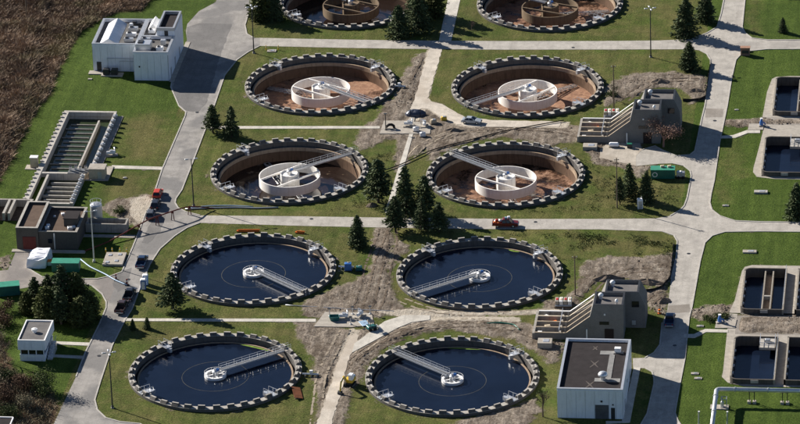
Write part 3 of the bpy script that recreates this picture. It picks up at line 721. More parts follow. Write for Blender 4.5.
# ------------------------------------------------------------------ wheel tracks pressed into the earth
Zg = Z.reshape(ny, nx)
def zat(x, y):
    i = int(np.clip(np.searchsorted(gx, x) - 1, 0, nx-2)); j = int(np.clip(np.searchsorted(gy, y) - 1, 0, ny-2))
    return float(max(Zg[j,i], Zg[j,i+1], Zg[j+1,i], Zg[j+1,i+1]))
M['mud'] = plain('wet_mud', (.125,.096,.07), .85, var=.4, scale=1.4, dirt=.5, dirtc=(.20,.16,.12))
M['drymud'] = plain('dry_mud', (.30,.25,.19), .95, var=.25, scale=1.2, dirt=.4, dirtc=(.24,.19,.14))
def track(pts, mat_, gauge=.95, w=.24, seed=0):
    rs = random.Random(seed); P2 = []
    for i in range(len(pts) - 1):          # Catmull-Rom through the points
        p0, p1, p2, p3 = [Vector((*pts[max(0, min(len(pts)-1, i + k))], 0)) for k in (-1, 0, 1, 2)]
        n_ = max(2, int((p2 - p1).length/.6))
        for k in range(n_):
            u = k/n_; P2.append(.5*((2*p1) + (p2 - p0)*u + (2*p0 - 5*p1 + 4*p2 - p3)*u*u + (3*p1 - p0 - 3*p2 + p3)*u**3))
    mb = MB()
    for sd_ in (-gauge, gauge):
        prev = None
        for i in range(len(P2) - 1):
            d = (P2[i+1] - P2[i]).normalized(); n_ = Vector((-d.y, d.x, 0))
            c_ = P2[i] + n_*(sd_ + rs.uniform(-.06,.06)); ww = w*rs.uniform(.55,1.3)
            a, b2 = c_ - n_*ww, c_ + n_*ww
            cur = [(a.x, a.y, zat(a.x, a.y) + .012), (b2.x, b2.y, zat(b2.x, b2.y) + .012)]
            if prev and rs.random() < .8: mb.add(prev + cur, [(0,1,3,2)])
            prev = cur
    tag(mb.build('wheel_track', mat_), kind='structure')
for i, (mt, pts) in enumerate(TRACKS): track(pts, M[mt], seed=i)

# ------------------------------------------------------------------ round clarifier tanks
NM = 38
def merlon_mesh():
    mb = MB(); n = 3
    half = math.pi/NM*.50
    rings = []
    for k in range(n + 1):
        a = -half + 2*half*k/n; c, s_ = math.cos(a), math.sin(a)
        rings.append([(r*c, r*s_, z) for r, z in ((16.68,.58),(18.05,.58),(17.56,1.27),(17.22,1.27))])
    mb.loft(rings)
    cb = MB(); rings = []
    for k in range(n + 1):
        a = -half + 2*half*k/n; c, s_ = math.cos(a), math.sin(a)
        rings.append([(r*c, r*s_, z) for r, z in ((17.20,1.272),(17.58,1.272),(17.58,1.315),(17.20,1.315))])
    cb.loft(rings)
    return mb.mesh('merlon', M['tank_wall']), cb.mesh('coping', M['cap'])
ME_MERLON, ME_CAP = merlon_mesh()
def sill_mesh():
    mb = MB(); mb.lathe([(18.02,.60),(18.02,.66),(16.71,.66),(16.71,.60)], 152, closed_prof=True)
    return mb.mesh('sill', M['cap'])
def wall_mesh():
    mb = MB()
    mb.lathe([(18.0,-.4),(18.0,.62),(16.74,.62),(16.74,-1.5),(16.2,-1.5)], 152)
    return mb.mesh('tank_wall', M['tank_wall'], False)
def weir_mesh():
    mb = MB(); mb.lathe([(16.2,-1.5),(16.2,-.55),(15.85,-.55),(15.85,-1.4)], 152)
    return mb.mesh('weir_ring', M['weir'])
def basin_mesh():
    mb = MB(); mb.lathe([(15.85,-1.4),(15.7,-1.4),(15.7,-4.0)], 152)
    return mb.mesh('basin_wall', M['basin_wall'])
def bridge_mesh():
    mb = MB()
    mb.box(1.2, 18.2, -.42, .42, .48, .56)
    me1 = mb.mesh('walkway', M['grating'])
    rb = MB()
    for s_ in (-1, 1):
        y = .50*s_
        rb.box(1.2, 18.3, y-.07, y+.07, .28, .60)                      # edge girder
        for z in (1.1, 1.6): rb.bar((1.2, y, z), (18.3, y, z), .06)
        x = 1.2
        while x < 18.4:
            rb.bar((x, y, .6), (x, y, 1.6), .05); x += 1.9
    me2 = rb.mesh('handrail', M['galv'])
    return me1, me2
ME_SILL = sill_mesh()
ME_WALL, ME_WEIR, ME_BASIN = wall_mesh(), weir_mesh(), basin_mesh()
ME_WALK, ME_RAIL = bridge_mesh()
def stub_mesh():                        # scum platform from the wall out over the launder
    mb = MB()
    mb.box(15.2, 18.1, -.75, .75, .70, .84); mb.box(14.6, 15.6, -.3, .3, -.2, .69)
    for y in (-.72, .72):
        for x in (15.3, 16.6, 17.9): mb.bar((x, y, .86), (x, y, 1.8), .07)
        mb.bar((15.3, y, 1.8), (17.9, y, 1.8), .07)
    return mb.mesh('scum_platform', M['galv'])
ME_STUB = stub_mesh()
def ring_mesh():
    mb = MB(); mb.lathe([(2.3,-.7),(2.3,-.12),(1.75,-.12),(1.75,-.7)], 40, closed_prof=True)
    for k in range(4):
        a = k*math.pi/2 + .4
        mb.bar((.3*math.cos(a), .3*math.sin(a), -.2), (1.85*math.cos(a), 1.85*math.sin(a), -.2), .3, .12)
    for z in (.35,): mb.lathe([(2.28,z),(2.28,z+.05),(2.23,z+.05),(2.23,z)], 40, closed_prof=True)
    for k in range(12):
        a = k*math.pi/6; mb.bar((2.25*math.cos(a), 2.25*math.sin(a), -.12), (2.25*math.cos(a), 2.25*math.sin(a), .4), .05)
    return mb.mesh('centre_platform', M['white'])
ME_RING = ring_mesh()
def drive_mesh():
    mb = MB(); mb.lathe([(0,-.6),(.62,-.6),(.62,.55),(.4,.7),(.25,.75),(.25,1.15),(0,1.15)], 16)
    return mb.mesh('drive_unit', M['galv']), MB().cbox(.45,.25,.75,.8,.5,.45,.4,.1).mesh('motor', M['blue'])
ME_DRIVE, ME_MOTOR = drive_mesh()
def skirt_mesh():
    mb = MB(); mb.lathe([(7.0,-.9),(7.0,-.652),(6.92,-.652),(6.92,-.9)], 96, closed_prof=True)
    return mb.mesh('submerged_skirt', M['dull'])
ME_SKIRT = skirt_mesh()
def well_mesh(mat_, name):
    mb = MB(); mb.lathe([(7.0,-2.7),(7.0,-.5),(6.78,-.5),(6.78,-2.7)], 96, closed_prof=True)
    return mb.mesh(name, mat_, False)
ME_WELL, ME_WELLR = well_mesh(M['feedwell'], 'feedwell'), well_mesh(M['rusty_well'], 'feedwell')
def innerwell(mat_):
    mb = MB(); mb.lathe([(2.1,-4.4),(2.1,.0),(1.95,.0),(1.95,-.3),(0,-.3)], 36)
    for k in range(8):
        a = k*math.pi/4; mb.bar((2.15*math.cos(a),2.15*math.sin(a),-4.4),(2.15*math.cos(a),2.15*math.sin(a),.1),.16)
    return mb.mesh('inner_well', mat_)
ME_IN, ME_INR = innerwell(M['feedwell']), innerwell(M['rusty_well'])
def beam_mesh(mat_, y=2.9, z=-.62):
    h = math.sqrt(6.8**2 - y*y) - .05
    mb = MB(); mb.box(-h, h, y-.16, y+.16, z-.28, z+.12)
    return mb.mesh('support_beam', mat_)
ME_BEAM, ME_BEAMR = beam_mesh(M['feedwell']), beam_mesh(M['rusty_well'])
def arm_mesh():
    mb = MB()
    for y in (-.55, .55):
        mb.bar((2.4, y, -3.2), (15.2, y, -3.6), .12); mb.bar((2.4, y*.4, -2.4), (15.2, y, -3.4), .1)
        x = 3.0
        while x < 14.6:
            mb.bar((x, y, -3.25), (x + 1.2, y*.8, -2.65 - (x-3)*.06), .08); mb.bar((x + 1.2, -.55, -3.3), (x + 1.2, .55, -3.3), .08); x += 1.2
    for k in range(9): mb.cbox(3.4 + k*1.35, 0, -3.75, .9, .06, .35, .6)
    return mb.mesh('rake_arm', M['galv'])
ME_ARM = arm_mesh()
def floor_mesh(mat_):
    mb = MB(); mb.lathe([(15.7,-3.7),(11,-3.9),(7,-4.1),(0,-4.3)], 72)
    return mb.mesh('sludge_floor', mat_)
def disc_mesh(mat_, z, r=15.86):
    mb = MB(); mb.lathe([(r,z),(7,z),(0,z)], 96); return mb.mesh('water', mat_)
ME_WATER = disc_mesh(M['water'], -.66)
ME_SCUM = None

def clarifier(i, label, full, bridge_deg, floor=None, rusty=False, arms=(), scum=None):
    cx, cy = TANKS[i]
    t = thing('clarifier_tank', label, 'water tank', (cx, cy, 0), 0, 'round clarifier tanks of the treatment plant')
    link('tank_wall', ME_WALL, t); link('sill', ME_SILL, t)
    for k in range(NM):
        o = link('merlon', ME_MERLON, t, rz=2*math.pi*(k + .5 + random.uniform(-.05,.05))/NM); o.scale.z = random.uniform(.93,1.05); link('coping', ME_CAP, o)
    link('weir_ring', ME_WEIR, t)
    if full: link('water', ME_WATER, t); link('submerged_skirt', ME_SKIRT, t)
    else:
        link('basin_wall', ME_BASIN, t)
        link('sludge_floor', floor_mesh(M[floor]), t, rz=random.random()*6)
        w = link('feedwell', ME_WELLR if rusty else ME_WELL, t)
        for k in (0, 2):
            o = link('support_beam', ME_BEAMR if rusty else ME_BEAM, w, rz=R(bridge_deg + 90*k + 8))
            if k % 2: o.location.z = -1.1
        link('inner_well', ME_INR if rusty else ME_IN, w)
        for a in arms: link('rake_arm', ME_ARM, t, rz=R(a))
    b = link('bridge', ME_WALK, t, rz=R(bridge_deg)); link('handrail', ME_RAIL, b)
    if full: link('centre_platform', ME_RING, t)
    d = link('drive_unit', ME_DRIVE, t); link('motor', ME_MOTOR, d)
    for a in (42, 138, -140, -38):
        if abs((a - bridge_deg + 180) % 360 - 180) > 12: link('scum_platform', ME_STUB, t, rz=R(a))
    if scum:
        a0, a1 = scum
        mb = MB(); n = 14; vs = []
        for k in range(n + 1):
            f = k/n; a = R(a0 + (a1 - a0)*f); wd = .55*math.sin(math.pi*f)**.6 + .05
            vs += [(15.8*math.cos(a), 15.8*math.sin(a), -.65), ((15.8 - wd)*math.cos(a), (15.8 - wd)*math.sin(a), -.65)]
        mb.add(vs, [(2*k, 2*k+1, 2*k+3, 2*k+2) for k in range(n)])
        mb.build('algae_patch', M['scum'], t)
    return t
clarifier(0, 'water filled clarifier at bottom left whose bridge reaches its upper right rim', True, 40, scum=(52, 80))
clarifier(1, 'water filled clarifier beside the white dark-roofed building, bridge reaching its upper left rim', True, 141, scum=(74, 100))
clarifier(2, 'water filled clarifier with orange material along its back rim and bridge to lower right', True, -42)
clarifier(3, 'water filled clarifier with bridge reaching its lower left rim, below the red truck', True, -140, scum=(62, 72))
clarifier(4, 'drained clarifier with dark puddled floor and white feedwell, beside two spruces', False, 40, 'sludge_pool', arms=(119, -62))
clarifier(5, 'drained brown clarifier with white feedwell and bridge to upper left, above the red truck', False, 141, 'sludge_wet', arms=(-70,))
clarifier(6, 'drained brown clarifier with white feedwell beside the asphalt yard of the white building', False, -40, 'sludge', arms=(154,))
clarifier(7, 'drained brown clarifier with white feedwell and bridge to lower left, near parked silver car', False, -137, 'sludge', arms=(46,))
clarifier(8, 'cut off dark clarifier with rusty feedwell at top edge, between dark evergreens', False, 145, 'sludge_pool', True, arms=(-20,))  # dark pooled floor colour also stands in for shade from the trees
clarifier(9, 'cut off brown clarifier with rusty feedwell at top edge, right of concrete footpath', False, 150, 'sludge_wet', True, arms=(20,))

# ------------------------------------------------------------------ rectangular settling tanks on the right
def rect_tank(i, label, dividers=(), platform=None, left_round=True, zt=1.15):
    x0,x1,y0,y1 = RECTS[i]
    t = thing('settling_tank', label, 'water tank', (x0, y0, 0), 0, 'rectangular settling tanks with dark water')
    L, W = x1 - x0, y1 - y0; th = .34
    r = 1.6 if left_round else 0
    # left, right, near and far walls butt end to end
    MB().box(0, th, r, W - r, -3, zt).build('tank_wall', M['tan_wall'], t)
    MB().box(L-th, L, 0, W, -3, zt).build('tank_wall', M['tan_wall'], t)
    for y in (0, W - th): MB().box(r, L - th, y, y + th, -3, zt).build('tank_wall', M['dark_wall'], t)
    if r:
        for cyy, a0 in ((r, math.pi), (W - r, math.pi/2)):
            mb = MB(); mb.M = Matrix.Translation((r, cyy, 0))
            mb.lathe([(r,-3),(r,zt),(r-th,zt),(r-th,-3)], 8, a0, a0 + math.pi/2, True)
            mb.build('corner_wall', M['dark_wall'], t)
    mb = MB(); mb.add([(.1,.1,-1.0),(L-.1,.1,-1.0),(L-.1,W-.1,-1.0),(.1,W-.1,-1.0)], [(0,1,2,3)])
    mb.build('water', M['water'], t)
    for d in dividers:
        MB().box(d, d + .3, th, W - th, -3, .75).build('divider_wall', M['tan_wall'], t)
    if len(dividers) == 2:
        a, b_ = dividers
        MB().box(a+.3, b_, th, W - th, -3, -.25).build('channel_floor', M['weir'], t)
        MB().box(a+.3, b_, W*.36, W*.36 + .5, -.25, .7).build('cross_wall', M['concrete'], t)
    if platform:
        a, b_, c, d = platform
        p = MB().box(a, b_, c, d, .35, .9).build('platform', M['concrete'], t)
        rb = MB()
        for x in (a+.1, b_-.1):
            for y in (c+.1, (c+d)/2, d-.1): rb.bar((x, y, .9), (x, y, 2.0), .08)
            for z in (1.45, 2.0): rb.bar((x, c+.1, z), (x, d-.1, z), .08)
        for z in (1.45, 2.0): rb.bar((a+.1, c+.1, z), (b_-.1, c+.1, z), .08)
        rb.build('handrail', M['galv'], p)
        MB().cbox((a+b_)/2, (c+d)/2 + .4, 1.25, 1.1, 1.0, .7, 0, .1).build('gearbox', M['grey_metal'], p)
    for k in range(4):
        MB().cbox(th + .14, W*(.22 + .17*k), .35, .28, .55, .4, 0, .05).build('bracket', M['white'], t)
    MB().cbox(L*.55, -.12, .7, 1.6, .22, .7, 0, .04).build('gauge_box', M['concrete'], t)
    rb = MB()
    for y in np.linspace(.3, W - .3, 9): rb.bar((L - .21, y, zt), (L - .21, y, zt + 1.0), .06)
    for z in (zt + .5, zt + 1.0): rb.bar((L - .21, .3, z), (L - .21, W - .3, z), .05)
    rb.build('handrail', M['galv'], t)
    return t
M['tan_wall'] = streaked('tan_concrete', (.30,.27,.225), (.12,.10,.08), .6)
M['dark_wall'] = streaked('dark_concrete', (.10,.09,.08), (.045,.04,.036), .6)  # darker concrete for near, far and corner tank walls, and the trough fill
rect_tank(0, 'dark water settling tank at upper right with pale sludge channel at its right', (5.6, 7.4))
rect_tank(1, 'dark water settling tank with corner platform, just below the earth strip at upper right', (), (5.9, 9.2, 15.2, 20.0))
rect_tank(2, 'dark water settling tank split by a pale double divider, below the large lawn', (4.4, 6.1))
rect_tank(3, 'settling tank cut by the right edge, beside the divided tank', (4.4, 6.1), None, False)
rect_tank(4, 'undivided dark settling tank with grey corner platform, just above the silver pipe', (), (5.4, 8.7, 15.6, 20.2))
rect_tank(5, 'settling tank cut by the right edge, next to the undivided tank above the silver pipe', (), (5.4, 8.7, 15.6, 20.2), False)

# ------------------------------------------------------------------ flocculation basins, left
M['pale_wall'] = streaked('pale_concrete', (.46,.43,.385), (.20,.18,.155), .5)
fb = thing('baffle_basin', 'long concrete basin on left lawn with rows of baffles in green water', 'water basin', (-86.0, 4.0, 0))
def fbx(name, mat_, *b, par=None):
    return MB().box(b[0]+86, b[1]+86, b[2]-4, b[3]-4, b[4], b[5]).build(name, mat_, par or fb)
fbx('side_wall', M['pale_wall'], -86.1,-84.9, 4.6, 57.4, -2.6, 1.1)
fbx('side_wall', M['pale_wall'], -74.15,-73.6, 22.0, 56.6, -2.6, 1.1)
fbx('end_wall', M['pale_wall'], -84.9,-73.6, 56.6, 57.4, -2.6, 1.1)
fbx('cross_wall', M['pale_wall'], -84.9,-74.15, 21.0, 21.8, -2.6, 1.0)
fbx('side_wall', M['pale_wall'], -75.3,-74.6, 4.6, 21.0, -2.6, 1.0)
fbx('end_wall', M['pale_wall'], -84.9,-75.3, 4.2, 4.9, -2.6, 1.0)
fbx('launder_wall', M['pale_wall'], -83.5,-83.0, 4.9, 21.0, -2.6, .8)
fbx('launder_wall', M['pale_wall'], -77.3,-76.9, 24.0, 53.0, -2.6, .6)
fbx('water', M['greenwater'], -84.9,-74.15, 21.8, 56.6, -2.4, -.7)
fbx('water', M['greenwater'], -84.9,-75.3, 4.9, 21.0, -2.4, -.7)
for k in range(12):
    y = 24.6 + k*2.55
    fbx('baffle', M['concrete_wall'], -84.6 + (k % 2)*.8, -77.4 - ((k+1) % 2)*.8, y, y + .22, -2.2, -.42)
for k in range(6):
    y = 6.4 + k*2.35
    fbx('baffle', M['pale_wall'], -82.8 + (k % 2)*.7, -75.4 - ((k+1) % 2)*.9, y, y + .32, -2.2, -.1)
for k in range(22):
    y = 6.0 + k*2.35
    fbx('wall_bracket', M['concrete'], -86.3,-85.7, y, y + .6, 1.1, 1.38)
for k in range(11):
    y = 25.6 + k*2.8
    if y < 55:
        g_ = fbx('gate_actuator', M['grey_metal'], -73.95,-72.9, y, y + .85, 1.1, 1.5)
        MB().cbox(86-73.3, y + .4 - 4, 1.68, .4, .4, .36, 0, .08).build('gearbox', M['white'], g_)
for k in range(7):
    y = 5.6 + k*2.2
    g_ = fbx('gate_actuator', M['grey_metal'], -75.5,-74.5, y, y + .8, 1.0, 1.4)
    MB().cbox(86-75.0, y + .4 - 4, 1.58, .4, .4, .36, 0, .08).build('gearbox', M['white'], g_)
fbx('walkway', M['slab'], -73.6,-72.0, 23.0, 56.8, -.2, .15)
# things on and round the basin
hs = thing('equipment_hut', 'small cream equipment hut at right side of baffle basin', 'hut', (-72.4, 20.4, 0))
MB().box(-2.1, 3.2, -1.0, 7.0, -.1, .22).build('slab', M['slab'], hs)
MB().cbox(.6, .9, 1.45, 3.6, 3.0, 2.4, 0, .04).build('wall', M['tan'], hs)
MB().cbox(.6, .9, 2.72, 3.9, 3.3, .14, 0, .03).build('roof', M['slab'], hs)
MB().cbox(1.3, -.62, 1.15, .9, .08, 1.8).build('door', M['grey_metal'], hs)
c_ = thing('equipment_cabinet', 'white cabinet on a slab at left side of baffle basin', 'cabinet', (-87.6, 26.6, 0))
MB().box(-1.9, 1.1, -1.6, 1.0, -.1, .15).build('slab', M['slab'], c_)
MB().cbox(.1, 0, 1.35, 1.7, 1.4, 2.4, 0, .06).build('housing', M['tan'], c_)
MB().cbox(.1, 0, 2.6, 1.9, 1.6, .12, 0, .03).build('lid', M['white'], c_)
def pump_skid(loc, label, rz=0, sc=1.0, group=None):
    t = thing('pump_skid', label, 'pump', loc, rz, group)
    MB().box(-1.5*sc, 1.5*sc, -.8*sc, .8*sc, 0, .2).build('base', M['slab'], t)
    mb = MB(); mb.tube([(-1.2*sc,0,.75),(.2*sc,0,.75)], .42*sc, 12); mb.tube([(.2*sc,0,.75),(.9*sc,0,.75)], .55*sc, 12)
    mb.build('motor_body', M['white'], t)
    mb = MB(); mb.tube([(.9*sc,0,.7),(.9*sc,.2,1.5*sc),(.9*sc,.9*sc,1.7*sc),(.9*sc,1.0*sc,.1)], .18*sc, 8); mb.lathe([(.1,1.2),(.4,1.2),(.4,1.35),(.1,1.35)], 12)
    mb.build('pipework', M['galv'], t)
    return t
pump_skid((-70.9, 34.0, 0), 'white pump with bent pipe on slab beside baffle basin walkway', .3, .95)
for (x, y, l) in ((-78.6, 21.6, None),):
    v = thing('valve_deck', 'cluster of grey valve operators at the corner of the cross wall', 'valve', (-77.2, 21.4, 1.0))
    MB().box(-1.6, 3.0, -.35, 2.4, 0, .12).build('deck', M['grating'], v)
    for k in range(4):
        o = MB().cbox(-1.1 + k*1.15, 1.0 + .4*(k % 2), .65, .55, .5, 1.0, 0, .08).build('valve_operator', M['galv'], v)
        mb = MB(); mb.M = Matrix.Translation((-1.1 + k*1.15, 1.0 + .4*(k % 2), 0)); mb.lathe([(.08,1.15),(.36,1.2),(.36,1.26),(.08,1.26)], 12); mb.build('handwheel', M['dark_metal'], o)

# ------------------------------------------------------------------ white building, top left
M['roof_mid'] = m_roof('mid_grey_roof', (.13,.125,.12))
wb = thing('treatment_building', 'white clad two part building at top left with a glazed ridge rooflight', 'building', (-84.0, 79.0, 0))
def panels(par, axis, fixed, a0, a1, z0, z1, n, out, mat_=None, gap=.05, thick=.10):
    """row of cladding panels standing proud of a wall; axis 'x' runs along x at y = fixed"""
    w = (a1 - a0)/n
    if axis == 'x': me = MB().box(gap/2, w - gap/2, -thick if out < 0 else 0, 0 if out < 0 else thick, z0, z1).mesh('wall_panel', mat_ or M['panel'])
    else: me = MB().box(-thick if out < 0 else 0, 0 if out < 0 else thick, gap/2, w - gap/2, z0, z1).mesh('wall_panel', mat_ or M['panel'])
    for k in range(n):
        loc = (a0 + k*w, fixed, 0) if axis == 'x' else (fixed, a0 + k*w, 0)
        link('wall_panel', me, par, loc)
def parapet_block(par, x0, x1, y0, y1, h, roofm, wallm, pw=.45, ph=.7, cop=None):
    MB().box(x0, x1, y0, y1, -.3, h - ph).build('wall', M['panel_back'] if wallm == M['panel'] else wallm, par)
    mb = MB()
    mb.box(x0, x1, y0, y0+pw, h-ph, h); mb.box(x0, x1, y1-pw, y1, h-ph, h)
    mb.box(x0, x0+pw, y0+pw, y1-pw, h-ph, h); mb.box(x1-pw, x1, y0+pw, y1-pw, h-ph, h)
    mb.build('parapet', wallm, par)
    if cop:
        mb = MB(); e = .06
        mb.box(x0-e, x1+e, y0-e, y0+pw+e, h, h+.1); mb.box(x0-e, x1+e, y1-pw-e, y1+e, h, h+.1)
        mb.box(x0-e, x0+pw+e, y0+pw+e, y1-pw-e, h, h+.1); mb.box(x1-pw-e, x1+e, y0+pw+e, y1-pw-e, h, h+.1)
        mb.build('coping', cop, par)
    MB().box(x0+pw, x1-pw, y0+pw, y1-pw, h-ph, h-ph+.05).build('roof', roofm, par)
# left block (0..11, 5..23), right block (10.9..19.4, 0..22)
parapet_block(wb, 0, 10.9, 5.4, 21.6, 7.1, M['roof_mid'], M['panel'], cop=M['grey_metal'])
parapet_block(wb, 10.9, 19.3, 0, 10.5, 7.3, M['roof_mid'], M['panel'], cop=M['grey_metal'])
parapet_block(wb, 10.9, 15.0, 10.5, 21.6, 7.15, M['roof_mid'], M['panel'], cop=M['grey_metal'])
panels(wb, 'x', 5.4, .1, 10.9, .1, 6.9, 6, -1); panels(wb, 'x', 0, 11.0, 19.2, .1, 7.1, 5, -1)
panels(wb, 'y', 19.3, .1, 10.4, .1, 7.1, 6, 1)
tw = MB().box(15.0, 19.3, 10.5, 21.6, -.3, 8.6).build('stair_tower', M['panel'], wb)
mb = MB()
mb.box(15.0,19.3,10.5,10.95,8.6,9.4); mb.box(15.0,19.3,21.15,21.6,8.6,9.4); mb.box(15.0,15.45,10.95,21.15,8.6,9.4); mb.box(18.85,19.3,10.95,21.15,8.6,9.4)
mb.build('parapet', M['grey_metal'], tw)
MB().box(15.45,18.85,10.95,21.15,8.6,8.64).build('roof', M['roof_dark'], tw)
MB().cbox(17.3,10.46,8.0-.3,.9,.1,1.9).build('door', M['dark_metal'], tw)
panels(wb, 'y', 19.3, 10.5, 21.6, .1, 8.5, 6, 1)
# rooflight
rl = MB().add([(1.6,6.8,6.4),(6.0,6.8,6.4),(6.0,20.2,6.4),(1.6,20.2,6.4),(3.8,6.8,7.85),(3.8,20.2,7.85)], [(0,1,4),(2,3,5),(0,4,5,3),(1,2,5,4)]).build('rooflight', M['white'], wb)
pn = MB().add([(-.06,0,0),(-.06,2.08,0),(2.14,2.08,1.40),(2.14,0,1.40),(-.11,0,.05),(-.11,2.08,.05),(2.09,2.08,1.45),(2.09,0,1.45)], [(0,3,2,1),(4,5,6,7),(0,1,5,4),(1,2,6,5),(2,3,7,6),(3,0,4,7)])
me_l = pn.mesh('glazing_panel', M['tarp'])
M['rooflight_glass'] = plain('rooflight_glass', (.66,.71,.76), .3, 0, var=.04, dirt=.05)
me_r = MB().add([(.06,0,0),(.06,2.08,0),(-2.14,2.08,1.40),(-2.14,0,1.40),(.11,0,.05),(.11,2.08,.05),(-2.09,2.08,1.45),(-2.09,0,1.45)], [(0,1,2,3),(4,7,6,5),(0,4,5,1),(1,5,6,2),(2,6,7,3),(3,7,4,0)]).mesh('glazing_panel', M['rooflight_glass'])
for k in range(6):
    link('glazing_panel', me_l, rl, (1.6, 6.95 + k*2.2, 6.4)); link('glazing_panel', me_r, rl, (6.0, 6.95 + k*2.2, 6.4))
# roof plant
for (x, y, sx, sy, sz, nm, mt) in ((8.4,8.8,2.2,1.2,.9,'roof_unit','grey_metal'),(8.4,12.4,2.4,1.3,.8,'roof_unit','white'),(8.4,15.6,2.2,1.4,1.0,'roof_unit','grey_metal'),
                                (8.6,19.0,2.6,1.6,.9,'roof_unit','dark_metal'),(13.0,3.4,3.6,3.2,1.9,'roof_unit','galv'),(17.0,2.6,1.6,1.4,1.1,'roof_unit','white'),
                                (17.2,6.6,1.2,1.2,1.3,'roof_unit','galv'),(12.6,8.8,2.0,1.2,.8,'roof_unit','grey_metal'),(13.2,14.0,1.6,1.2,.9,'roof_unit','white'),(7.6,17.2,.8,.8,1.3,'roof_vent','white')):
    z = 6.45 if x < 10.9 else 6.65
    u_ = MB().cbox(x, y, z + sz/2, sx, sy, sz, 0, .08).build(nm, M[mt], wb)
    if sx > 1.5: MB().cbox(x - sx*.2, y, z + sz + .12, sx*.35, sy*.55, .22, 0, .05).build('fan_housing', M['dark_metal'], u_)
sm = MB().add([(11.8,15.6,6.7),(14.4,15.6,6.7),(14.4,20.8,6.7),(11.8,20.8,6.7),(13.1,15.6,8.3),(13.1,20.8,8.3)], [(0,1,4),(2,3,5),(0,4,5,3),(1,2,5,4)]).build('small_rooflight', M['white'], wb)
d_ = MB().cbox(1.5, 5.26, 1.25, 1.1, .1, 2.5).build('door', M['dark_metal'], wb)
MB().box(-.9, 3.0, 3.2, 5.28, -.1, .2).build('door_step', M['slab'], wb)
mb = MB()
mb.tube([(3.6,4.9,.2),(3.6,4.9,3.6),(10.4,4.9,3.6),(10.4,4.9,.4)], .11, 6); mb.tube([(6.6,4.9,.2),(6.6,4.9,2.9),(10.2,4.9,2.9)], .09, 6)
mb.build('pipe_run', M['galv'], wb)
MB().box(2.4, 7.6, 2.0, 4.2, -.1, .25).build('plant_slab', M['slab'], wb)
for k, x in enumerate((3.6, 5.6)):
    MB().cbox(x, 3.1, .95, 1.5, 1.4, 1.4, 0, .1).build('condenser', M['dark_metal'], wb)
for (y, w, h) in ((2.6, 1.1, 2.3), (8.6, .9, 2.6), (15.4, 1.1, 2.4)):
    MB().cbox(19.44, y, h/2 + .1, .08, w, h).build('door', M['grey_metal'], wb)
MB().cbox(12.3, -.13, 3.6, .35, .1, .4).build('wall_lamp', M['dark_metal'], wb)
MB().box(19.42, 20.6, -.6, 24.5, -.1, .14).build('kerb_walk', M['slab'], wb)

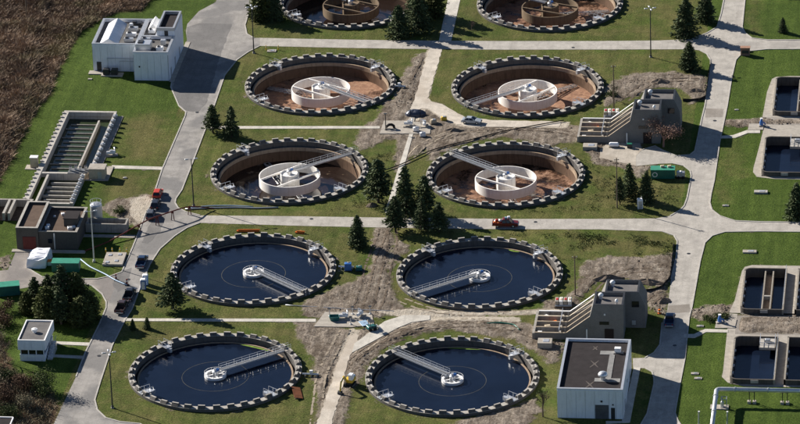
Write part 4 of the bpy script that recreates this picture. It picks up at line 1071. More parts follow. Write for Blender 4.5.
# ------------------------------------------------------------------ slope-sided screen buildings
def screen_building(x, y, label, glabel=None):
    t = thing('pumping_building', label, 'building', (x, y, 0), 0, 'dark brick pumping buildings with sloping side wall')
    H = 8.2
    # battered front block and back block; each block is a frustum with roof inset behind a parapet
    def block(b, tp, name, zk=None):
        x0,x1,y0,y1 = b; X0,X1,Y0,Y1 = tp
        mb = MB(); p = .4; ph = .65
        s = 1 - ph/H
        L = lambda a, c: a + (c - a)*s
        base = [(x0,y0,-.3),(x1,y0,-.3),(x1,y1,-.3),(x0,y1,-.3)]
        top = [(X0,Y0,H),(X1,Y0,H),(X1,Y1,H),(X0,Y1,H)]
        inn = [(X0+p,Y0+p,H),(X1-p,Y0+p,H),(X1-p,Y1-p,H),(X0+p,Y1-p,H)]
        low = [(q[0],q[1],H-ph) for q in inn]
        fs = [(0,3,2,1)]
        rows = [base] + ([[(x0+.8,y0,zk),(x1-.1,y0,zk),(x1-.1,y1-.1,zk),(x0+.8,y1-.1,zk)]] if zk else []) + [top, inn, low]
        vs = [q for r_ in rows for q in r_]
        for k in range(4):
            j = (k+1) % 4
            for i_ in range(len(rows) - 1): fs.append((4*i_+k, 4*i_+j, 4*i_+4+j, 4*i_+4+k))
        mb.add(vs, fs); w = mb.build(name, M['brick'], t)
        MB().add([(q[0],q[1],H-ph+.02) for q in inn], [(0,1,2,3)]).build('roof', M['roof_grey'], t)
        mb = MB()
        for k in range(4):
            j = (k+1) % 4
            a, b2, c, d = Vector(top[k]), Vector(top[j]), Vector(inn[j]), Vector(inn[k])
            mb.add([tuple(v + Vector((0,0,.06))) for v in (a,b2,c,d)] + [tuple(v + Vector((0,0,.004))) for v in (a,b2,c,d)], [(0,1,2,3),(0,4,5,1),(2,6,7,3)])
        mb.build('coping', M['dark_metal'], t)
        return w
    block((10.4,18.9,0,6.0), (12.6,18.9,0,6.4), 'front_wall')
    bk = block((12.6,23.1,6.45,13.4), (14.6,21.7,6.45,12.6), 'rear_wall', 5.2)
    # openings on the front
    d = MB().cbox(15.9, -.05, 1.3, 1.9, .14, 2.8).build('door', M['darkwood'], t)
    MB().cbox(14.9, -.05, 4.0, 2.0, .14, .7).build('window', M['glass'], t)
    MB().tube([(11.2,-.25,0),(11.2,-.25,2.6)], .16, 8).build('vent_pipe', M['white'], t)
    MB().cbox(15.0, -.08, 6.0, .35, .2, .35).build('wall_lamp', M['white'], t)
    MB().cbox(21.0, 6.36, 5.5, 1.5, .16, 1.3).build('window', M['glass'], t)
    MB().cbox(20.6, 6.34, 1.2, .8, .2, 1.0, 0, .05).build('meter_box', M['galv'], t)
    for (px, py, r) in ((15.9, 10.8, .55), (13.9, 4.4, .55), (17.4, 1.6, .35)):
        mb = MB(); mb.M = Matrix.Translation((px, py, H-.62)); mb.lathe([(r*.7,0),(r*.7,.6),(r,.65),(r,1.0),(r*.55,1.25),(0,1.28)], 14)
        mb.build('roof_vent', M['white'], t, smooth=True)
    # sloping channel walls and the open bays in front of them
    for k in range(5):
        yy = [.02, 2.7, 5.4, 8.1, 10.6][k]
        mb = MB(); mb.xprofile([(0.2,-.2),(12.2 if yy < 6.4 else 13.4,-.2),(12.0 if yy < 6.4 else 13.2,5.4),(6.8,1.35),(0.2,1.35)], yy, yy + .42)
        w = mb.build('channel_wall', M['brick'] if k == 0 else M['concrete_wall'], t)
        mb = MB()
        for (a, b2) in (((0.2,1.36),(6.8,1.36)), ((6.8,1.36),(12.0,5.42))):
            mb.add([(a[0],yy+.02,a[1]),(b2[0],yy+.02,b2[1]),(b2[0],yy+.40,b2[1]),(a[0],yy+.40,a[1]),(a[0],yy+.02,a[1]+.14),(b2[0],yy+.02,b2[1]+.14),(b2[0],yy+.40,b2[1]+.14),(a[0],yy+.40,a[1]+.14)],
                   [(0,3,2,1),(4,5,6,7),(0,1,5,4),(1,2,6,5),(2,3,7,6),(3,0,4,7)])
        mb.build('coping', M['white'] if k == 4 else M['tan_cap'] if k == 3 else M['brown_cap'], w)
    MB().box(-.3, .2, .02, 11.0, -.2, 1.35).build('end_wall', M['concrete_wall'], t)
    MB().box(5.2, 5.6, .45, 10.6, -.2, 1.0).build('cross_wall', M['concrete_wall'], t)
    MB().box(.2, 12.0, .44, 10.6, -.2, .25).build('bay_floor', M['basinfloor'], t)
    for k, (px, py, s_) in enumerate(((1.2,1.5,.9),(2.6,4.2,1.1),(3.9,6.7,.9),(1.8,9.2,1.0),(3.9,1.4,.7),(1.3,6.6,.8))):
        MB().cbox(px, py, .25 + .45*s_, 1.1*s_, .8*s_, .9*s_, .3*k, .08).build('pump_motor', M[('white','tan','orange','white','grey_metal','tan')[k]], t)
    rb = MB()
    for yy in (.2, 2.9, 5.6, 8.3):
        for px in (5.3, 6.6): rb.bar((px, yy, 1.4), (px, yy, 2.4), .07)
    for z in (1.9, 2.4): rb.bar((5.3,.2,z), (5.3,10.4,z), .07)
    rb.build('handrail', M['galv'], t)
    return t
M['darkwood'] = plain('dark_door', (.035,.025,.022), .6)
M['tan_cap'] = plain('pale_coping', (.55,.48,.37), .8, dirt=.2)
M['brown_cap'] = plain('stained_coping', (.34,.28,.21), .85, dirt=.4)
M['basinfloor'] = plain('bay_floor', (.085,.065,.05), .9, var=.4)
screen_building(35.9, 46.2, 'dark brick building with stepped roof behind a bare reddish tree')
screen_building(34.9, -58.2, 'dark brick building with stepped roof behind the big white building')

# ------------------------------------------------------------------ big white building, bottom right
bw = thing('white_building', 'large white panelled building with dark flat roof at bottom right', 'building', (43.0, -94.7, 0))
parapet_block(bw, 0, 13.3, 0, 23.4, 6.6, M['roof_dark'], M['panel'], .4, .5, M['galv'])
panels(bw, 'x', 0, .05, 7.6, .1, 6.4, 4, -1); panels(bw, 'x', 0, 7.6, 10.5, 3.2, 6.4, 1, -1); panels(bw, 'x', 0, 10.5, 13.25, .1, 6.4, 2, -1)
panels(bw, 'y', 13.3, .05, 23.35, .1, 6.4, 11, 1)
M['shutter'] = plain('grey_shutter', (.10,.105,.115), .5, .2)
ga = MB().box(7.75, 10.35, -.08, .0, .05, 3.1).build('roller_door', M['shutter'], bw)
me_s = MB().box(0, 2.5, -.05, 0, 0, .36).mesh('slat', M['shutter'])
for k in range(7): link('slat', me_s, ga, (7.8, -.08, .12 + k*.42))
MB().box(10.9, 11.7, -.16, -.101, .1, 2.6).build('door', M['dark_metal'], bw)
MB().cbox(9.0, -.18, 4.0, .4, .2, .35).build('wall_lamp', M['dark_metal'], bw); MB().cbox(11.3, -.18, 3.3, .3, .16, .25).build('wall_lamp', M['dark_metal'], bw)
for (y, z, w, h) in ((4.0,1.3,1.0,2.3),(10.5,3.6,.6,.6),(17.5,1.3,1.0,2.3),(20.4,3.4,.6,.6)):
    MB().cbox(13.46, y, z, .1, w, h).build('door' if h > 1 else 'louvre', M['grey_metal'], bw)
M['roofwalk'] = plain('roof_walkway', (.24,.235,.225), .85, dirt=.4)
for b_ in ((10.2,12.2,17.6,18.7),(7.4,10.2,17.0,18.7),(9.4,10.5,6.0,17.0),(7.2,12.4,4.4,6.0)):
    MB().box(b_[0], b_[1], b_[2], b_[3], 6.15, 6.20 + .004*b_[0]).build('roof_walkway', M['roofwalk'], bw)
ru = MB().cbox(11.0, 18.3, 6.75, 1.3, 1.1, .9, 0, .06).build('roof_unit', M['white'], bw)
mb = MB(); mb.M = Matrix.Translation((8.9, 5.4, 6.2)); mb.lathe([(.55,0),(.55,.9),(1.0,.95),(1.0,1.25),(.75,1.6),(.35,1.78),(0,1.82)], 18)
mb.build('roof_fan', M['galv'], bw, smooth=True)
M['chalk'] = plain('pale_stain', (.11,.095,.085), .9, var=.3)
for (x, y, s_) in ((6.6, 12.6, 1.3), (6.4, 3.0, 1.4), (6.2, 20.0, .7)):
    mb = MB()
    for a in (.9, 2.3):
        dx, dy = math.cos(a)*s_, math.sin(a)*s_*1.6
        n_ = Vector((-dy, dx, 0)).normalized()*.16; p_, q_ = Vector((x-dx, y-dy, 6.162 + .002*a)), Vector((x+dx, y+dy, 6.162 + .002*a))
        mb.add([tuple(p_-n_*.5), tuple((p_+q_)/2-n_*1.4), tuple(q_-n_*.4), tuple(q_+n_*.4), tuple((p_+q_)/2+n_), tuple(p_+n_*.5)], [(0,1,2,3,4,5)])
    mb.build('pale_stain', M['chalk'], bw)

# ------------------------------------------------------------------ small gatehouse, lower left
bo = thing('gatehouse', 'small pale gatehouse with overhanging grey roof at lower left', 'building', (-71.6, -74.4, 0))
MB().box(0, 5.3, .3, 9.6, -.2, 1.5).build('wall', M['panel'], bo)
MB().box(.25, 5.05, .5, 9.4, 1.5, 2.7).build('window', M['glass'], bo)
mb = MB()
for x in (.1, 1.75, 3.4, 5.0):
    for y in (.32, 9.35): mb.box(x, x+.2, y, y+.2, 1.5, 2.7)
for y in (3.3, 6.3): mb.box(.1,.3,y,y+.2,1.5,2.7); mb.box(5.0,5.2,y,y+.2,1.5,2.7)
mb.build('mullion', M['panel'], bo)
MB().box(-.25, 5.6, 0, 9.9, 2.7, 4.7).build('fascia', M['panel'], bo)
me_p = MB().box(.02, 1.43, -.06, 0, 2.75, 4.65).mesh('fascia_panel', M['panel'])
for k in range(4): link('fascia_panel', me_p, bo, (-.22 + k*1.455, 0, 0))
MB().box(.0, 5.3, .3, 9.6, 4.7, 4.74).build('roof', M['roof_grey'], bo)
mb = MB(); mb.box(-.25,5.6,0,.3,4.7,5.0); mb.box(-.25,5.6,9.6,9.9,4.7,5.0); mb.box(-.25,0,.3,9.6,4.7,5.0); mb.box(5.3,5.6,.3,9.6,4.7,5.0)
mb.build('roof_edge', M['white'], bo)
mb = MB(); mb.M = Matrix.Translation((2.6, 4.4, 4.74)); mb.lathe([(.4,0),(.4,.4),(.65,.45),(.65,.8),(0,1.0)], 14); mb.build('roof_vent', M['white'], bo)
st = MB(); 
for k in range(6): st.box(5.6 + k*.0, 6.7, 1.0 + k*.9, 1.0 + (k+1)*.9, 0, .3 + k*.32)
st.bar((6.65,1.0,1.2),(6.65,6.4,3.1),.08); st.bar((5.65,1.0,1.2),(5.65,6.4,3.1),.08)
st.build('outside_stair', M['galv'], bo)
# ------------------------------------------------------------------ old filter building, left
ob = thing('filter_building', 'old dark brick flat roofed building with gravel roofs at left', 'building', (-82.9, -18.7, 0))
parapet_block(ob, 0, 4.9, 0, 14.3, 5.3, M['roof_brown'], M['tanbrick'], .45, .5, M['concrete'])
parapet_block(ob, 4.9, 13.5, .6, 14.0, 4.2, M['roof_brown'], M['tanbrick'], .45, .5, M['concrete_wall'])
MB().cbox(2.9, -.06, 1.6, 2.9, .12, 3.2).build('roller_door', M['darkred'], ob)
MB().cbox(7.4, .54, 2.0, .9, .12, 1.0).build('window', M['glass'], ob)
MB().cbox(8.4, .5, 2.0, .3, .2, 3.8).build('downpipe', M['galv'], ob)
pb = MB().box(9.9, 12.9, 4.6, 8.6, 3.7, 5.6).build('roof_hut', M['tanbrick'], ob)
MB().box(9.75, 13.05, 4.45, 8.75, 5.6, 5.75).build('roof', M['roof_dark'], pb)
for (x, y, s_, mt) in ((6.4,3.0,.9,'white'),(6.4,4.4,.8,'white'),(8.6,10.6,.8,'white'),(11.6,2.8,1.1,'galv'),(12.2,3.8,.8,'white'),(6.9,9.4,.6,'grey_metal'),(10.8,11.0,.7,'dark_metal')):
    MB().cbox(x, y, 3.74 + .35*s_, s_, s_, .7*s_, .3, .1).build('roof_vent', M[mt], ob)
MB().box(-1.0, 15.4, -1.4, -.04, -.1, .2).build('plinth', M['slab'], ob)
# bins left of it
bn = thing('walled_bins', 'row of old open concrete bins at left edge beside the filter building', 'bins', (-92.5, -3.5, 0))
MB().box(-1, 9.0, 7.6, 8.2, -.2, 1.8).build('wall', M['concrete_wall'], bn)
for x in (0, 3.4, 4.6, 8.4): MB().box(x, x + .55, 0, 7.6, -.2, 1.9).build('wall', M['concrete'], bn)
MB().box(-1, 8.4, 0, 7.6, -.05, .12).build('floor', M['basinfloor'], bn)
# concrete trough and silo
tr = thing('concrete_trough', 'long open concrete trough right of the silver silo', 'trough', (-69.3, -8.8, 0))
for (b_) in ((0,9.2,0,.4),(0,9.2,2.9,3.3),(0,.4,.4,2.9),(8.8,9.2,.4,2.9)): MB().box(b_[0],b_[1],b_[2],b_[3],-.2,2.1).build('wall', M['concrete_wall'], tr)
MB().box(.4,8.8,.4,2.9,-.2,.9).build('fill', M['dark_wall'], tr)
MB().box(-1.0,11.4,-2.6,-1.2,-.1,.12).build('side_slab', M['slab'], tr)
si = thing('silo', 'upright silver storage silo beside the concrete trough', 'silo', (-67.6, -4.0, 0))
MB().lathe([(1.35,.4),(1.35,4.6),(1.2,4.85),(.5,5.1),(0,5.15)], 28).build('shell', M['pale_metal'] if 'pale_metal' in M else M['galv'], si, smooth=False)
mb = MB()
for k in range(4):
    a = k*math.pi/2 + .7; mb.bar((1.2*math.cos(a),1.2*math.sin(a),0),(1.2*math.cos(a),1.2*math.sin(a),.6),.2)
mb.build('leg', M['grey_metal'], si)
mb = MB(); mb.lathe([(1.3,5.6),(1.3,5.66),(1.25,5.66),(1.25,5.6)], 20, closed_prof=True)
for k in range(8):
    a = k*math.pi/4; mb.bar((1.27*math.cos(a),1.27*math.sin(a),4.7),(1.27*math.cos(a),1.27*math.sin(a),5.63),.05)
for z in np.arange(.6, 5.6, .35): mb.bar((1.15,-.95,z),(1.5,-.7,z),.05)
mb.build('guard_rail', M['galv'], si)

# ------------------------------------------------------------------ temporary units near the filter building
tt = thing('tarped_stack', 'stack of goods wrapped in white tarpaulin below the filter building', 'tarpaulin', (-78.9, -28.3, 0))
mb = MB(); rs = random.Random(3)
rings = []
for (z, k) in ((-.02,.0),(.9,.05),(1.7,.12),(2.15,.35),(2.2,1.0)):
    ring = []
    for (x, y) in ((0,0),(1.3,-.05),(2.6,.0),(4.2,.1),(4.3,2.0),(4.4,4.0),(4.5,6.2),(3.0,6.3),(1.4,6.2),(.1,6.0),(-.05,4.0),(.05,2.0)):
        cx, cy = 2.2, 3.1
        ring.append((x + (cx-x)*k*.3 + rs.uniform(-.12,.12), y + (cy-y)*k*.3 + rs.uniform(-.12,.12), z + (rs.uniform(-.3,.25) if z > 1 else 0)))
    rings.append(ring)
mb.loft(rings); mb.build('tarpaulin', M['tarp'], tt)
mb = MB()
for k in range(3): mb.tube([(-.1,1.2+k*1.9,.1),(.0,1.2+k*1.9,2.05),(2.2,1.2+k*1.9,2.38),(4.3,1.25+k*1.9,2.1),(4.55,1.3+k*1.9,.1)], .04, 5)
mb.build('lashing', M['blue'], tt)
def container(x, y, rz, L, W, H, label, mat_='green', roofm=None):
    t = thing('site_container', label, 'container', (x, y, 0), rz)
    MB().box(0, L, 0, W, .12, H - .1).build('body', M[mat_], t)
    MB().box(-.06, L + .06, -.06, W + .06, H - .1, H).build('roof', M[roofm or mat_], t)
    n = int(L/.6); me = MB().box(.1, .36, -.06, 0, .2, H - .15).mesh('rib', M[mat_])
    for k in range(n): link('rib', me, t, (k*L/n, 0, 0))
    mb = MB()
    for yy in (.3, W - .3): mb.box(.2, L - .2, yy - .1, yy + .1, 0, .12)
    mb.build('skid', M['dark_metal'], t)
    mb = MB()
    for yy in (W*.25, W*.45, W*.55, W*.75): mb.bar((L + .04, yy, .3), (L + .04, yy, H - .25), .05)
    mb.build('door_bar', M['galv'], t)
    return t
M['green_roof'] = plain('bright_green_roof', (.05,.26,.165), .4, dirt=.12)
container(-73.0, -30.2, .03, 6.0, 2.6, 2.3, 'bright green container beside the tarped stack', 'green', 'green_roof')
container(-82.6, -43.4, .25, 5.0, 2.6, 2.4, 'dark green container at left edge near dark evergreens', 'teal', 'green_roof')
gs = container(53.9, 25.8, .03, 5.4, 2.4, 2.3, 'dark green container with round white emblem by right driveway', 'green', 'green_roof')
mb = MB(); mb.M = Matrix.Translation((.95, -.075, 1.15)) @ Matrix.Rotation(R(90), 4, 'X'); mb.lathe([(.42,0),(.42,.015),(.60,.015),(.60,0)], 24, closed_prof=True)
mb.build('emblem', M['white'], gs)
for x in (2.6, 4.2): MB().cbox(x, 1.6, 2.52, .8, .6, .45, .2, .06).build('roof_vent', M['tan'], gs)
gn = thing('generator', 'grey wheeled generator beside the dark green container with emblem', 'generator', (60.6, 26.9, 0), .05)
MB().cbox(0, 0, .95, 1.9, 1.2, 1.1, 0, .1).build('housing', M['grey_metal'], gn); MB().cbox(-.3,0,1.58,.9,.8,.18,0,.04).build('lid', M['white'], gn)
mb = MB(); mb.tube([(.6,.2,1.5),(.6,.2,2.0)], .07, 8); mb.build('exhaust', M['dark_metal'], gn)
me_w = MB().tube([(0,-.1,0),(0,.1,0)], .32, 14).mesh('wheel', M['black'])
for (x, y) in ((-.5,-.62),(-.5,.62),(.5,-.62),(.5,.62)): link('wheel', me_w, gn, (x, y, .33))
sh = thing('tool_crate', 'small white and orange crate between the tarped stack and green container', 'crate', (-73.9, -26.3, 0), .2)
MB().cbox(0,0,.55,1.6,1.2,1.0,0,.08).build('box', M['white'], sh); MB().cbox(0,0,1.1,1.7,1.3,.14,0,.03).build('lid', M['orange'], sh)
# bollard slab
bs = thing('access_slab', 'pale concrete access slab with hatches between four yellow posts', 'slab', (-60.3, -23.2, 0), .02)
MB().cbox(0,0,.2,4.5,6.4,.6,0,.06).build('slab', M['slab'], bs)
for (x,y) in ((-1.2,1.6),(.9,1.9),(.6,-1.4),(-1.3,-2.1)): MB().cbox(x,y,.56,.8,.9,.14,0,.04).build('hatch', M['galv'], bs)
def bollard(x, y, label, group):
    t = thing('bollard', label, 'bollard', (x, y, 0), 0, group)
    mb = MB(); mb.tube([(0,0,0),(0,0,1.1)], .13, 10); mb.lathe([(.13,1.1),(.09,1.2),(0,1.23)], 10); mb.build('post', M['yellow'], t)
    MB().tube([(0,0,.78),(0,0,.92)], .136, 10).build('band', M['white'], t)
    return t
for (x, y, l) in ((-62.9,-19.4,'yellow post at left end behind the access slab'),(-61.5,-19.3,'yellow post second from left behind the access slab'),(-59.8,-19.2,'yellow post third from left behind the access slab'),(-58.3,-19.1,'yellow post beside the road behind the access slab')):
    bollard(x, y, l, 'yellow posts round the access slab')
bollard(-44.2, 99.3, 'yellow post left of the slab by the upper road', 'yellow posts by the upper road')
bollard(-41.2, 99.4, 'yellow post right of the slab by the upper road', 'yellow posts by the upper road')

# ------------------------------------------------------------------ small slabs, hatches, vaults
def vault(x, y, sx, sy, h, label, mt='slab', rz=0.02, lid=True):
    t = thing('access_hatch', label, 'hatch', (x, y, 0), rz)
    MB().cbox(0,0,h/2-.1,sx,sy,h+.2,0,.04).build('slab', M[mt], t)
    if lid: MB().cbox(sx*.08,0,h+.03,sx*.42,sy*.5,.08,0,.02).build('cover', M['galv'], t)
    return t
vault(-42.7, 98.6, 2.2, 1.5, .2, 'pale slab between two yellow posts by the upper road')
vault(69.6, -73.2, 1.6, .9, .2, 'upper of two white hatches on lawn right of the road')
vault(70.4, -75.4, 1.6, .9, .2, 'lower of two white hatches on lawn right of the road')
vault(79.0, 19.4, 3.0, 1.4, .4, 'grey stained slab on lawn below the upper right settling tanks', 'concrete')
vault(71.5, 11.8, 1.4, .7, .2, 'small white hatch near the corner of the right hand junction')
vault(78.0, -12.6, 3.0, 1.4, .3, 'long pale slab on lawn above the divided settling tank')
vault(71.2, 66.6, 1.0, .6, .15, 'small white hatch on lawn beside the right road, above the earth strip')
vault(69.4, -50.5, 1.5, .8, .2, 'white hatch in weeds below the earth patch on right')
vault(-65.6, 21.2, .9, .7, .2, 'small white hatch on lawn right of the equipment hut')
vault(-83.9, 79.2, 1.0, .7, .2, 'small white hatch at left front of the top white building', lid=False)
vault(82.0, 137.5, 3.4, 1.6, .3, 'white slab on lawn at top right corner')
v_ = vault(37.6, -61.6, 3.0, 2.6, 1.3, 'pale concrete vault in front of the lower sloping channels', 'slab')
vault(38.9, 42.6, 3.2, 2.4, .9, 'pale concrete vault in front of the upper sloping channels', 'slab')
wt = thing('covered_pallet', 'white wrapped pallet in front of the upper dark brick building', 'pallet', (44.3, 43.7, 0))
MB().cbox(0,0,.1,2.3,1.1,.16).build('pallet', M['wood'], wt); MB().cbox(0,0,.65,2.2,1.0,.95,0,.25).build('wrapping', M['tarp'], wt)
gb = thing('green_bin', 'small green lidded bin by the door of the upper dark brick building', 'bin', (47.9, 43.4, 0))
MB().cbox(0,0,.5,1.1,.8,.95,0,.05).build('body', M['dark_metal'], gb); MB().cbox(0,0,1.03,1.2,.9,.14,0,.04).build('lid', M['green'], gb)
def pallets(x, y, label):
    t = thing('pipe_bundle', label, 'pallets', (x, y, 0), .04, 'equipment skids beside the sloping channels')
    MB().box(-1.9,1.9,-1.5,1.5,.05,.3).build('deck', M['wood'], t)
    for k in range(4):
        c_ = MB().cbox(-1.35 + k*.9, .2, .85, .75, 2.3, 1.1, 0, .08).build('crate', M['white'] if k % 2 else M['slab'], t)
        MB().cbox(-1.35 + k*.9, .2, 1.45, .5, 1.0, .12, 0, .03).build('lid', M['red'] if k in (0,2) else M['tan'], c_)
    mb = MB()
    for k in range(3): mb.tube([(-1.8,-1.2 + .28*k,.45),(1.8,-1.2 + .28*k,.45)], .13, 8)
    mb.build('pipe', M['grey_metal'], t)
    return t
pallets(42.4, 61.8, 'white and red crates on a deck above the upper sloping channels')
pallets(39.8, -41.6, 'white and red crates on a deck above the lower sloping channels')

# ------------------------------------------------------------------ pumps and gear on the two pads
pump_skid((-4.2, 53.6, .14), 'grey pump set in middle of the upper concrete pad', .1, .9)
pump_skid((-.6, 54.0, .14), 'white pump set at right end of the upper concrete pad', 1.7, .8)
b_ = thing('pipe_bend', 'dark curved pipe bend at left of the upper concrete pad', 'pipe', (-8.3, 51.9, .14), .2)
MB().tube([(-.9,0,0),(-.8,0,.7),(-.3,0,1.05),(.3,0,1.05),(.8,0,.7),(.9,0,0)], .32, 10).build('bend', M['black'], b_); MB().cbox(0,0,.1,2.2,.8,.2).build('base', M['slab'], b_)
dm = thing('covered_mound', 'dark blue tarpaulin mound beyond the upper concrete pad', 'tarpaulin', (-3.4, 60.4, 0), .05)
rings = []
for (z, k) in ((0,1.0),(.6,.95),(1.1,.72),(1.4,.35)):
    rings.append([(2.5*k*math.cos(a)*(1+.08*math.sin(3*a+z)), 1.3*k*math.sin(a)*(1+.07*math.cos(5*a)), z + .06*math.sin(4*a)) for a in np.linspace(0, 2*math.pi, 18)[:-1]])
MB().loft(rings).build('tarpaulin', M['navy'] if 'navy' in M else plain('navy_tarp', (.03,.04,.07), .45), dm)
mb = MB()
for x in (-1.2, 0, 1.2): mb.tube([(x,-1.35,.05),(x,-.8,1.1),(x,0,1.46),(x,.8,1.1),(x,1.35,.05)], .045, 5)
mb.build('strap', M['black'], dm)
for (x, y, mt, l) in ((-2.2,50.9,'white','white control box at lower edge of the upper concrete pad'),(1.4,55.6,'tan','tan control box right of the upper concrete pad'),(3.6,57.4,'yellow','yellow compressor on bare earth right of the upper pad'),(-.3,47.9,'white','white box on grass just below the upper pad')):
    t = thing('control_box', l, 'box', (x, y, .12), .2)
    MB().cbox(0,0,.5,1.3,.9,.9,0,.08).build('housing', M[mt], t); MB().cbox(.1,0,1.0,.7,.6,.14,0,.03).build('lid', M['grey_metal'], t)
    MB().cbox(0,0,.02,1.5,1.1,.12).build('base', M['wood'], t)
pump_skid((-6.2, -50.6, .14), 'white pump set in middle of the lower concrete pad', .2, .9)
pump_skid((-2.9, -49.4, .14), 'grey pump set at right of the lower concrete pad', 1.2, .85)
sk = thing('skip', 'open teal skip on lower concrete pad', 'skip', (-8.1, -51.4, .14), .1)
mb = MB(); mb.loft([[(-.8,-.55,0),(.8,-.55,0),(.8,.55,0),(-.8,.55,0)],[(-1.1,-.75,1.0),(1.1,-.75,1.0),(1.1,.75,1.0),(-1.1,.75,1.0)],[(-1.0,-.65,1.0),(1.0,-.65,1.0),(1.0,.65,1.0),(-1.0,.65,1.0)],[(-.75,-.5,.15),(.75,-.5,.15),(.75,.5,.15),(-.75,.5,.15)]])
mb.build('body', M['teal'], sk); MB().cbox(0,0,.3,1.4,.9,.35).build('load', M['basinfloor'], sk)
pl = thing('steel_plate', 'pale blue steel plate lying at right end of the lower pad', 'plate', (-1.6, -52.8, .15), .5)
MB().cbox(0,0,.06,1.7,2.6,.12,0,.02).build('plate', M['pale_blue'], pl); MB().cbox(0,0,.14,.5,.12,.06).build('handle', M['grey_metal'], pl)
for k, (x, y, l) in enumerate(((-9.4,-49.6,'grey valve post at left of the lower pad'),(-4.6,-48.4,'grey valve post at back of the lower pad'),(-.9,-48.0,'grey valve post at back right of the lower pad'),(-4.4,-53.4,'grey valve post at front of the lower pad'),(-9.3,51.2,'tall lamp post on upper concrete pad'))):
    t = thing('valve_post', l, 'post', (x, y, .14), 0)
    h = 4.0 if k == 4 else 1.7
    mb = MB(); mb.lathe([(.3,0),(.3,.12),(.11,.2),(.09,h),(0,h)], 10); mb.build('post', M['dark_metal'] if k == 4 else M['grey_metal'], t)
    mb = MB(); mb.M = Matrix.Translation((0,0,h)); mb.lathe([(.06,0),(.38,.04),(.38,.12),(.06,.12)], 12); mb.build('handwheel', M['dark_metal'], t)
for (x, y, l) in ((77.4,57.2,'blue pump on pad by the earth strip at upper right'),(73.4,-48.7,'blue pump on pad between the two lower settling tanks')):
    t = thing('blue_pump', l, 'pump', (x, y, .14), .4)
    MB().cbox(0,0,.12,1.5,.9,.22,0,.03).build('base', M['slab'], t)
    mb = MB(); mb.lathe([(.42,.2),(.42,1.0),(.3,1.2),(.22,1.7),(0,1.75)], 14); mb.tube([(0,0,.6),(.8,.1,.6),(1.0,.1,.1)], .16, 8); mb.build('body', M['blue'], t, smooth=True)
    mb = MB(); mb.M = Matrix.Translation((0,0,1.8)); mb.lathe([(.05,0),(.35,.03),(.35,.1),(.05,.1)], 12); mb.build('handwheel', M['white'], t)
# signs, silt fence, plates, orange pipes
sg = thing('brick_pillar', 'low red brick entrance pillar at right junction corner', 'pillar', (71.6, 100.6, 0), .02)
MB().box(-1.1,1.1,-.6,.6,-.1,1.9).build('pillar', M['redbrick'], sg); MB().box(-1.2,1.2,-.7,.7,1.9,2.05).build('cap', M['redcap'] if 'redcap' in M else plain('red_cap', (.34,.20,.14), .85), sg)
MB().box(-.8,.8,-.66,-.6,.6,1.4).build('plaque', M['dark_metal'], sg)
def silt(pts, label):
    t = thing('silt_fence', label, 'fence', (0,0,0), 0, 'black silt fences round bare earth')
    for k in range(len(pts) - 1):
        a, b2 = Vector((*pts[k], .3)), Vector((*pts[k+1], .3)); n_ = max(1, int((b2-a).length/2.2))
        for j in range(n_):
            p, q = a.lerp(b2, j/n_), a.lerp(b2, (j+1)/n_)
            w = Vector((random.uniform(-.15,.15), random.uniform(-.15,.15), 0))
            mb = MB(); mb.loft([[tuple(p + Vector((0,0,-.3))), tuple(p + Vector((.03,.03,-.3))), tuple(p + Vector((.03,.03,.45))), tuple(p + Vector((0,0,.45)))],
                               [tuple((p+q)/2 + w + Vector((0,0,-.3))), tuple((p+q)/2 + w + Vector((.03,.03,-.3))), tuple((p+q)/2 + w + Vector((.03,.03,.32))), tuple((p+q)/2 + w + Vector((0,0,.32)))],
                               [tuple(q + Vector((0,0,-.3))), tuple(q + Vector((.03,.03,-.3))), tuple(q + Vector((.03,.03,.45))), tuple(q + Vector((0,0,.45)))]])
            mb.build('fabric', M['black'], t)
            MB().bar((p.x,p.y,0),(p.x,p.y,.95),.09).build('stake', M['wood'], t)
silt([(63.6,95.0),(63.5,86.5),(63.6,73.5),(62.2,71.6),(58.4,71.2)], 'black silt fence along the right road beside the upper earth patch')
silt([(61.2,-9.0),(61.4,-18),(61.5,-27.0),(60.1,-32.1),(56.8,-34.2)], 'black silt fence curling behind the lower dark brick building')
rp = thing('rusty_plate', 'rust brown steel plate leaning by the bottom left clarifier', 'plate', (-11.4, -86.8, 0), .25)
mb = MB(); mb.M = Matrix.Rotation(R(14), 4, 'Y'); mb.box(-.9,.9,-2.6,2.6,.35,.45); mb.build('plate', M['rust'], rp); MB().box(-.6,.6,-2.2,2.2,-.05,.2).build('bearer', M['wood'], rp)
for (x, y, L, n_, rz, l) in ((-33.2,-7.0,5.0,2,.05,'stack of orange pipes behind the clarifier with orange material'),(-21.6,-7.3,2.0,2,-.15,'short orange pipes behind right part of that clarifier rim')):
    t = thing('orange_pipes', l, 'pipes', (x, y, 0), rz)
    for k in range(n_): MB().tube([(-L/2,k*.34,.2),(L/2,k*.34,.2)], .16, 8).build('pipe', M['orange'], t)
    for k in range(n_-1): MB().tube([(-L/2+.3,.17+k*.34,.47),(L/2+.2,.17+k*.34,.47)], .16, 8).build('pipe', M['orange'], t)
    for xx in (-L*.3, L*.3): MB().box(xx-.08,xx+.08,-.3,n_*.34,-.02,.05).build('bearer', M['wood'], t)
